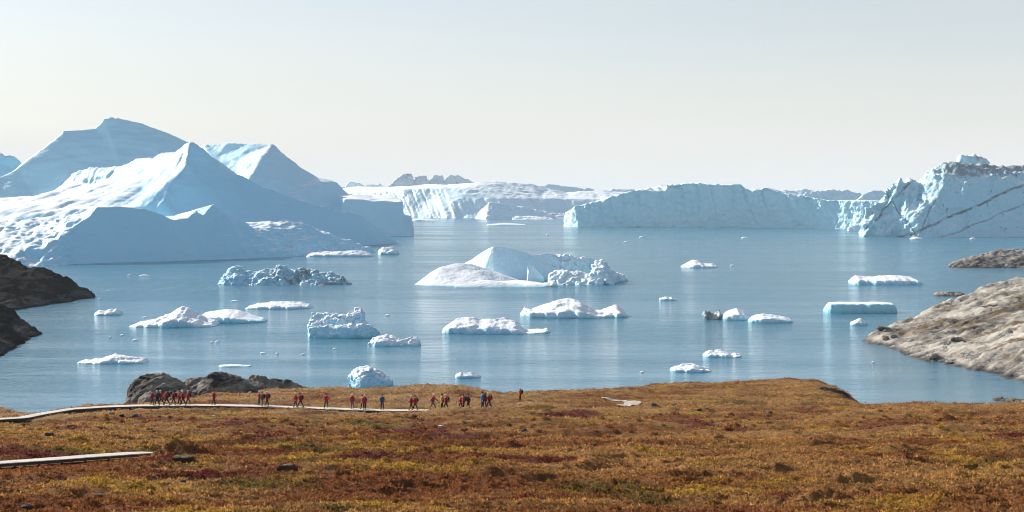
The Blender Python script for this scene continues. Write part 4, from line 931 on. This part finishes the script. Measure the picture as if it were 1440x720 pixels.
# whaleback outcrop
def whale(pp, D, dep, zlow=-2.0):
    tops = [wpt(px, py, D) for px, py in pp]
    out = []
    for (x, y, z) in tops:
        out += [(x, y, z), (x * (D - dep * 0.35) / D, D - dep * 0.35, z - 0.25 * dep), (x, D + dep * 0.4, z - 0.3 * dep)]
    z0 = min(t[2] for t in tops)
    for (x, y, z) in tops: out += [(x, D - dep * 0.5, z0 + zlow), (x, D + dep * 0.55, z0 + zlow)]
    return hull(out)
mW = remesh([whale([(180, 545), (188, 534), (202, 526), (214, 523.5), (230, 525), (247, 530), (258, 538), (262, 548)], 206, 8, -2.5),
             whale([(246, 540), (262, 534), (274, 529.5), (287, 528), (295, 536)], 209, 6, -2.5),
             whale([(268, 548), (282, 535), (297, 524), (304, 523), (316, 524), (328, 528), (346, 534), (362, 545)], 204, 7, -3),
             whale([(300, 540), (316, 523), (330, 526), (350, 533), (380, 546)], 209, 6, -2),
             whale([(340, 536), (352, 529), (371, 529.5), (384, 532), (398, 535), (412, 541), (430, 546), (444, 549)], 215, 6, -2),
             whale([(196, 560), (203, 552), (212, 548), (222, 553), (228, 562)], 198, 5, -3), whale([(222, 562), (236, 548), (252, 546), (272, 552), (290, 560)], 200, 6, -2.5)], 0.21, 2)
rock_disp(mW, 0.36, 0.12, 361, (0.75, 0.3, 0.6))
o = link('rock_outcrop', mW, OUTC, label='grey and black whaleback rock outcrop behind the leading hikers', cat='rock outcrop'); recentre(o)
mW = remesh([whale([(1140, 556), (1154, 547), (1176, 546), (1192, 551), (1200, 561), (1208, 568), (1215, 573)], 209, 8, -4), whale([(1176, 566), (1190, 560), (1206, 562), (1216, 571), (1222, 577)], 203, 6, -3)], 0.2, 3)
rock_disp(mW, 0.5, 0.16, 371)
o = link('rock_outcrop', mW, rock_mat('shaded_cliff', pale=(0.12, 0.095, 0.065), dark=(0.02, 0.018, 0.015), lich=0.9, wet=0, unit=1.2, moss=(0.17, 0.10, 0.03), mossamt=0.5), label='dark mossy rock drop at the end of the grassy knoll', cat='rock outcrop'); recentre(o)  # rock colours kept dark so this side carries its shade in the colour
# boulders on the tundra
def gpt(px, D):
    x = (px - 720) / F * D; return (x, D, float(ground_z(np.array([x]), np.array([D]))[0]))
def dist_at(px, py):
    Ds = np.linspace(50, 230, 1500); x = (px - 720) / F * Ds; zz = ground_z(x, Ds); rows = HOR + (HC - zz) * F / Ds
    k = np.argmax(rows <= py); return Ds[k]
TR = rock_mat('turf_boulder', pale=(0.13, 0.12, 0.11), dark=(0.012, 0.011, 0.01), lich=1.0, wet=0, unit=0.5, moss=(0.14, 0.10, 0.03), mossamt=0.9)
MOSSR = rock_mat('mossy_boulder', pale=(0.10, 0.075, 0.05), dark=(0.018, 0.014, 0.01), lich=0.8, wet=0, unit=0.5, moss=(0.20, 0.14, 0.03), mossamt=1.0)
TRP = rock_mat('pale_boulder', pale=(0.55, 0.52, 0.48), dark=(0.2, 0.19, 0.18), lich=0.2, wet=0, unit=0.5, mossamt=0.1)
tb = [(256, 646, 1.0, MOSSR, 'dark rock embedded in the mossy hummock by the near boardwalk', 0.6),
      (402, 662, 0.85, MOSSR, 'dark mossy boulder in the turf right of the hummock', 0.6),
      (240, 683, 0.42, TR, 'small grey rock in low red shrubs below the hummock', 0.6), (258, 678, 0.5, TR, 'grey rock touching a smaller one in the red shrubs', 0.6),
      (138, 698, 0.42, TR, 'flat grey stone in turf below the near boardwalk', 0.5), (40, 712, 0.5, TR, 'dark lichen stone low in the yellow shrubs', 0.5),
      (171, 586, 0.55, TR, 'grey rock on the bank below the long boardwalk', 0.7), (190, 586, 0.6, TR, 'larger grey rock on the bank below the long boardwalk', 0.7), (156, 581, 0.5, TRP, 'pale rock on the bank close under the long boardwalk', 0.8),
      (301, 586, 0.38, TRP, 'pale stone on the bank below the lone hiker', 0.7), (70, 612, 0.6, TR, 'grey stone in the russet flat between the boardwalks', 0.6), (100, 600, 0.6, TR, 'low dark stone under the bank between the boardwalks', 0.5),
      (619, 601, 0.7, TRP, 'pale flat rock among yellow turf below the last hikers', 0.5), (920, 571, 0.8, TR, 'dark round stone at the end of the gravel path', 0.7), (948, 570, 0.6, TR, 'dark stone in heath beyond the gravel path', 0.7),
      (985, 578, 0.9, MOSSR, 'dark turf-covered boulder on the heath right of the path', 0.6), (1080, 582, 0.9, MOSSR, 'dark boulder on the heath below the grassy knoll', 0.6), (385, 566, 0.45, TRP, 'pale flat-topped rock beside the boardwalk and the trio', 0.8), (735, 606, 0.6, TR, 'dark stone in yellow turf below the solitary climber', 0.6)]
for i, (px, py, sz, mt, lab, fl) in enumerate(tb):
    D = dist_at(px, py); boulder(gpt(px, D), sz * 0.62, mt, lab, i, i * 0.9, 0.45 if i == 0 else 0.36, flat=fl * 1.1)

# ------------------------------------------------------------------ people
SKIN = simple('skin', (0.50, 0.32, 0.24), 0.6, 0.08)
PANTS = {'black': simple('black_trousers', (0.018, 0.018, 0.022), 0.8), 'blue': simple('jeans', (0.07, 0.11, 0.19), 0.85), 'grey': simple('grey_trousers', (0.12, 0.13, 0.14), 0.85)}
JACK = {'red': simple('red_parka', (0.42, 0.012, 0.022), 0.6), 'blue': simple('blue_jacket', (0.03, 0.08, 0.22), 0.6), 'black': simple('black_jacket', (0.02, 0.02, 0.025), 0.6),
        'mustard': simple('mustard_jacket', (0.32, 0.20, 0.05), 0.7), 'orange': simple('orange_jacket', (0.55, 0.09, 0.02), 0.6), 'grey': simple('grey_jacket', (0.12, 0.13, 0.14), 0.7)}
HATS = {'white': simple('white_knit', (0.78, 0.76, 0.72), 0.9), 'dark': simple('dark_knit', (0.03, 0.03, 0.035), 0.9), 'red': simple('red_knit', (0.40, 0.02, 0.03), 0.9), 'hair': simple('brown_hair', (0.05, 0.03, 0.02), 0.7)}
PACKM = simple('dark_backpack', (0.02, 0.022, 0.03), 0.7); BOOT = simple('boot_leather', (0.03, 0.022, 0.018), 0.6)
def skin_mesh(name, verts, edges, radii, root, sub=1):
    me = bpy.data.meshes.new(name); me.from_pydata(verts, edges, []); me.update()
    o = bpy.data.objects.new(name, me); COL.objects.link(o)
    m = o.modifiers.new('s', 'SKIN'); m.use_smooth_shade = True
    sv = me.skin_vertices[0].data
    for i, r in enumerate(radii):
        sv[i].radius = r if isinstance(r, tuple) else (r, r); sv[i].use_root = (i == root)
    if sub: sm = o.modifiers.new('d', 'SUBSURF'); sm.levels = sub; sm.render_levels = sub
    out = bpy.data.meshes.new_from_object(o.evaluated_get(bpy.context.evaluated_depsgraph_get()))
    out.name = name; bpy.data.objects.remove(o); bpy.data.meshes.remove(me)
    out.polygons.foreach_set('use_smooth', np.ones(len(out.polygons), bool)); return out
def figure(stride, lean, armf, armb, knee=0.08):
    """faces -X. returns the meshes of one pose; feet at z = 0"""
    hip = (0.0, 0, 0.93); L = 0.445
    def leg(side, fwd):       # fwd > 0: foot ahead (towards -X)
        kx, kz = -fwd * 0.52 - knee * 0.6, 0.49; ax = -fwd; az = 0.09 + (0.05 if fwd < 0 else 0)
        return [(0, side * 0.10, 0.88), (kx, side * 0.10, kz), (ax, side * 0.10, az), (ax - 0.10, side * 0.11, 0.045), (ax - 0.17, side * 0.11, 0.04)]
    l1, l2 = leg(1, stride), leg(-1, -stride)
    tx = lambda z: -lean * (z - 0.93)
    sp = [(0, 0, 0.93), (tx(1.08), 0, 1.08), (tx(1.25), 0, 1.25), (tx(1.42), 0, 1.42), (tx(1.50) - 0.01, 0, 1.50)]
    hd_ = [(tx(1.56) - 0.015, 0, 1.56), (tx(1.66) - 0.02, 0, 1.655), (tx(1.72) - 0.015, 0, 1.72)]
    nose = (tx(1.63) - 0.125, 0, 1.63)
    def arm(side, a):          # a: forward swing
        sh = (tx(1.42), side * 0.19, 1.41); el = (sh[0] - a * 0.55 + 0.02, side * 0.25, 1.14); wr = (el[0] - a * 0.6 - 0.06, side * 0.25, 0.92)
        return [sh, el, wr]
    a1, a2 = arm(1, armf), arm(-1, armb)
    def fingers(w, side):
        out = []
        for k in range(4):
            x = w[0] - 0.035 + k * 0.022; ln = (0.07, 0.085, 0.08, 0.06)[k]
            out.append([(x, w[1] + side * 0.005, w[2] - 0.085), (x - 0.01, w[1] - side * 0.012, w[2] - 0.085 - ln)])
        th = [(w[0] - 0.05, w[1], w[2] - 0.05), (w[0] - 0.075, w[1] - side * 0.01, w[2] - 0.10)]
        return out, th
    V, E, RR = [], [], []
    def chain(pts, rad, start=None):
        prev = start
        for p, r in zip(pts, rad):
            V.append(p); RR.append(r); i = len(V) - 1
            if prev is not None: E.append((prev, i))
            prev = i
        return prev
    chain(sp, [(0.12, 0.15), (0.11, 0.14), (0.12, 0.16), (0.11, 0.15), (0.055, 0.055)]); neck = 4; chest = 3
    chain(hd_, [0.06, (0.105, 0.085), (0.085, 0.07)], neck); V.append(nose); RR.append(0.014); E.append((6, len(V) - 1))
    for a, side in ((a1, 1), (a2, -1)):
        w = chain(a, [0.06, 0.046, 0.032], chest); wp = V[w]
        V.append((wp[0] - 0.005, wp[1], wp[2] - 0.06)); RR.append((0.042, 0.02)); E.append((w, len(V) - 1)); pm = len(V) - 1
        fg, th = fingers(wp, side)
        for f in fg: chain(f, [0.010, 0.008], pm)
        chain(th, [0.011, 0.009], w)
    for lg in (l1, l2): chain(lg, [0.085, 0.06, 0.042, 0.04, 0.03], 0)
    out = {'body': skin_mesh('body', V, E, RR, 0)}
    V, E, RR = [], [], []
    chain([(0, 0, 0.86)] + sp[:4] + [(tx(1.49) - 0.01, 0, 1.49)], [(0.165, 0.20), (0.155, 0.19), (0.15, 0.185), (0.16, 0.20), (0.14, 0.19), (0.085, 0.085)])
    for a in (a1, a2): chain([a[0], a[1], (a[2][0], a[2][1], a[2][2] + 0.03)], [0.085, 0.068, 0.055], 4)
    out['jacket'] = skin_mesh('jacket', V, E, RR, 1)
    V, E, RR = [], [], []
    chain([(0, 0, 0.95)], [(0.13, 0.16)])
    for lg in (l1, l2): chain([lg[0], lg[1], (lg[2][0], lg[2][1], lg[2][2] + 0.05)], [0.105, 0.08, 0.065], 0)
    out['trousers'] = skin_mesh('trousers', V, E, RR, 0)
    for k, lg in enumerate((l1, l2)):
        V, E, RR = [], [], []
        chain([(lg[2][0] + 0.01, lg[2][1], lg[2][2] + 0.06), (lg[2][0], lg[2][1], lg[2][2] - 0.03), (lg[2][0] - 0.10, lg[3][1], 0.055), (lg[2][0] - 0.19, lg[4][1], 0.05)], [0.06, 0.058, 0.052, 0.04])
        out['boot%d' % k] = skin_mesh('boot', V, E, RR, 0)
    bm = bmesh.new(); bmesh.ops.create_uvsphere(bm, u_segments=12, v_segments=8, radius=1.0)
    for v in bm.verts:
        v.co.z = max(v.co.z, -0.15); v.co = Vector((v.co.x * 0.135, v.co.y * 0.112, v.co.z * 0.125)) + Vector((hd_[1][0] + 0.012, 0, 1.665))
    me = bpy.data.meshes.new('hat'); bm.to_mesh(me); bm.free(); me.polygons.foreach_set('use_smooth', np.ones(len(me.polygons), bool)); out['hat'] = me
    bm = bmesh.new(); bmesh.ops.create_cube(bm, size=1.0); bmesh.ops.bevel(bm, geom=bm.edges[:], offset=0.22, segments=2, affect='EDGES')
    for v in bm.verts: v.co = Vector((v.co.x * 0.24, v.co.y * 0.34, v.co.z * 0.52)) + Vector((tx(1.22) + 0.27, 0, 1.20 + 0.10 * 0))
    for y in (-0.12, 0.12):
        ret = bmesh.ops.create_cube(bm, size=1.0)['verts']
        for v in ret: v.co = Vector((v.co.x * 0.34, v.co.y * 0.04, v.co.z * 0.035)) + Vector((tx(1.46) + 0.06, y, 1.475))
    me = bpy.data.meshes.new('backpack'); bm.to_mesh(me); bm.free(); out['backpack'] = me
    return out
POSE = [figure(0.30, 0.10, 0.35, -0.35), figure(0.20, 0.05, -0.25, 0.30), figure(0.04, 0.02, 0.05, 0.10, 0.02), figure(0.36, 0.16, -0.4, 0.4)]
def deck_at(px):
    q = 720 + F * QF[:, 0] / QF[:, 1]; k = int(np.argmin(np.abs(q - px))); return QF[k], QFN[k]
GRP = 'hikers on the tundra boardwalk'
def person(px, jacket, hat, pack, pose, label, lat=0.0, rz=0.0, pants='black', h=1.0, loc=None):
    if loc is None:
        q, n = deck_at(px); loc = Vector(q + n * lat) + Vector((0, 0, 0.024)); loc.x = (px - 720) / F * loc.y
    root = link('person', None, label=label, cat='person', group=GRP)
    root.location = loc; root.rotation_euler = (0, 0, rz); root.scale = (h, h, h)
    P = POSE[pose]
    spec = [('body', 'body', SKIN), ('jacket', 'jacket', JACK[jacket]), ('trousers', 'trousers', PANTS[pants]), ('boot', 'boot0', BOOT), ('boot', 'boot1', BOOT), ('hair' if hat == 'hair' else 'hat', 'hat', HATS[hat])]
    if pack: spec.append(('backpack', 'backpack', PACKM))
    for nm, key, mt in spec:
        me = P[key]
        if not me.materials: me.materials.append(mt)
        o = bpy.data.objects.new(nm, me); COL.objects.link(o); o.parent = root
        o.material_slots[0].link = 'OBJECT'; o.material_slots[0].material = mt
PEO = [(214.5, 'red', 'dark', 0, 1, 'person in red jacket leading the largest hiking group by the rocks', .2, 0, 'black', 1.0),
       (221.5, 'black', 'white', 1, 0, 'person in black jacket second in the largest hiking group', -.4, 0, 'black', 1.05),
       (227.0, 'red', 'white', 0, 3, 'person in red jacket and white hat just behind the black-jacketed leader', .5, 0, 'black', 1.0),
       (235.0, 'red', 'dark', 1, 3, 'tall person striding mid-group in the largest hiking group', -.3, 0, 'black', 1.08),
       (244.5, 'red', 'dark', 1, 0, 'person in red with dark backpack behind the tall striding hiker', .1, 0, 'black', 1.02),
       (252.8, 'red', 'dark', 0, 1, 'person in red walking beside a white-hatted hiker in the largest group', .4, 0.2, 'black', 0.98),
       (257.8, 'red', 'white', 0, 3, 'person in red with white hat near the rear of the largest group', -.4, 0, 'black', 1.04),
       (265.0, 'red', 'white', 1, 0, 'last person of the largest group, red jacket and pale hat', .5, 0, 'black', 0.98),
       (301.2, 'red', 'dark', 0, 1, 'person in red walking alone behind the largest group', .1, 0, 'black', 1.05),
       (364.6, 'red', 'white', 0, 2, 'person in red standing foremost of the trio by the pale rock', .4, 0.4, 'black', 1.02),
       (368.8, 'grey', 'dark', 1, 2, 'person in grey jacket in the middle of the trio', -.4, 0, 'grey', 1.03),
       (376.0, 'red', 'white', 1, 1, 'person in red with dark backpack last of the trio', .1, 0, 'black', 1.02),
       (416.0, 'red', 'white', 0, 1, 'person in red with white hat, front of the walking pair', .0, 0, 'black', 1.0),
       (423.0, 'red', 'dark', 1, 3, 'person in red with backpack following the white-hatted walker', .1, 0, 'black', 1.0),
       (458.8, 'red', 'dark', 0, 0, 'person in red alone on the boardwalk, legs apart', .0, 1.3, 'black', 1.02),
       (495.4, 'red', 'white', 0, 2, 'person in red and blue trousers alone with a white hat', .0, 1.4, 'blue', 1.05),
       (510.2, 'red', 'dark', 0, 1, 'person in red half hidden by the hiker alongside', .4, 0.8, 'black', 0.98),
       (512.8, 'red', 'white', 1, 2, 'person in red with dark pack, alongside a half hidden hiker', -.3, 1.5, 'black', 1.03),
       (537.5, 'blue', 'dark', 0, 1, 'person in blue jacket walking alone on the boardwalk', .0, 1.5, 'black', 1.08),
       (578.5, 'red', 'white', 0, 1, 'person in red and white hat, front of the close pair', .1, 0, 'black', 1.0),
       (584.3, 'red', 'dark', 1, 0, 'person in red with backpack close behind a white-hatted walker', -.1, 0, 'black', 1.02),
       (608.5, 'red', 'white', 0, 3, 'person in red and blue trousers striding alone', .0, 3.1, 'blue', 1.12),
       (621.8, 'mustard', 'dark', 0, 2, 'person in mustard jacket standing on the boardwalk', .4, 0.5, 'black', 1.08),
       (627.6, 'red', 'white', 1, 0, 'person in red with dark pack beside the mustard jacket', -.2, 0, 'black', 1.1),
       (648.0, 'red', 'dark', 0, 1, 'person in red partly behind a taller red-jacketed hiker', .5, 0.3, 'black', 1.0),
       (651.8, 'red', 'hair', 1, 2, 'tall person in red standing between a hiker and the black-clad one', -.4, 0.2, 'black', 1.12),
       (658.8, 'black', 'hair', 0, 1, 'person all in black walking behind the tall red one', .1, 0, 'black', 1.08),
       (678.8, 'blue', 'dark', 1, 2, 'tall person in blue jacket at the end of the boardwalk', -.2, 0.5, 'black', 1.22),
       (682.8, 'orange', 'hair', 0, 2, 'person in orange jacket behind the tall blue-jacketed one', .6, 0, 'black', 1.06),
       (688.0, 'red', 'white', 1, 0, 'last person in red with big dark backpack at the boardwalk end', .1, 0, 'black', 1.12)]
for (px, j, h, pk, po, lab, lat, rz, pn, hh) in PEO: person(px, j, h, pk, po, lab, lat, rz, pn, hh)
gp = gpt(731.5, float(dist_at(731.5, 564.5))); person(731.5, 'red', 'white', 1, 2, 'person in red alone on the turf beyond the boardwalk end', rz=0.3, loc=(gp[0], gp[1], gp[2] - 0.03))

# ------------------------------------------------------------------ haze: one closed box of even air
s = NT('haze_air'); v = s.n('ShaderNodeVolumePrincipled'); v.inputs['Color'].default_value = (0.86, 0.95, 1.0, 1)
v.inputs['Density'].default_value = HAZE_DENSITY; v.inputs['Anisotropy'].default_value = 0.0
s.l(v.outputs[0], s.out.inputs['Volume'])
hb = bpy.data.meshes.new('haze'); x0, x1, y0, y1, z0, z1 = -9300, 9300, -400, 9800, -30, 150
hb.from_pydata([(x, y, z) for z in (z0, z1) for y in (y0, y1) for x in (x0, x1)], [], BOXF); hb.update()
link('haze', hb, s.m, kind='stuff')
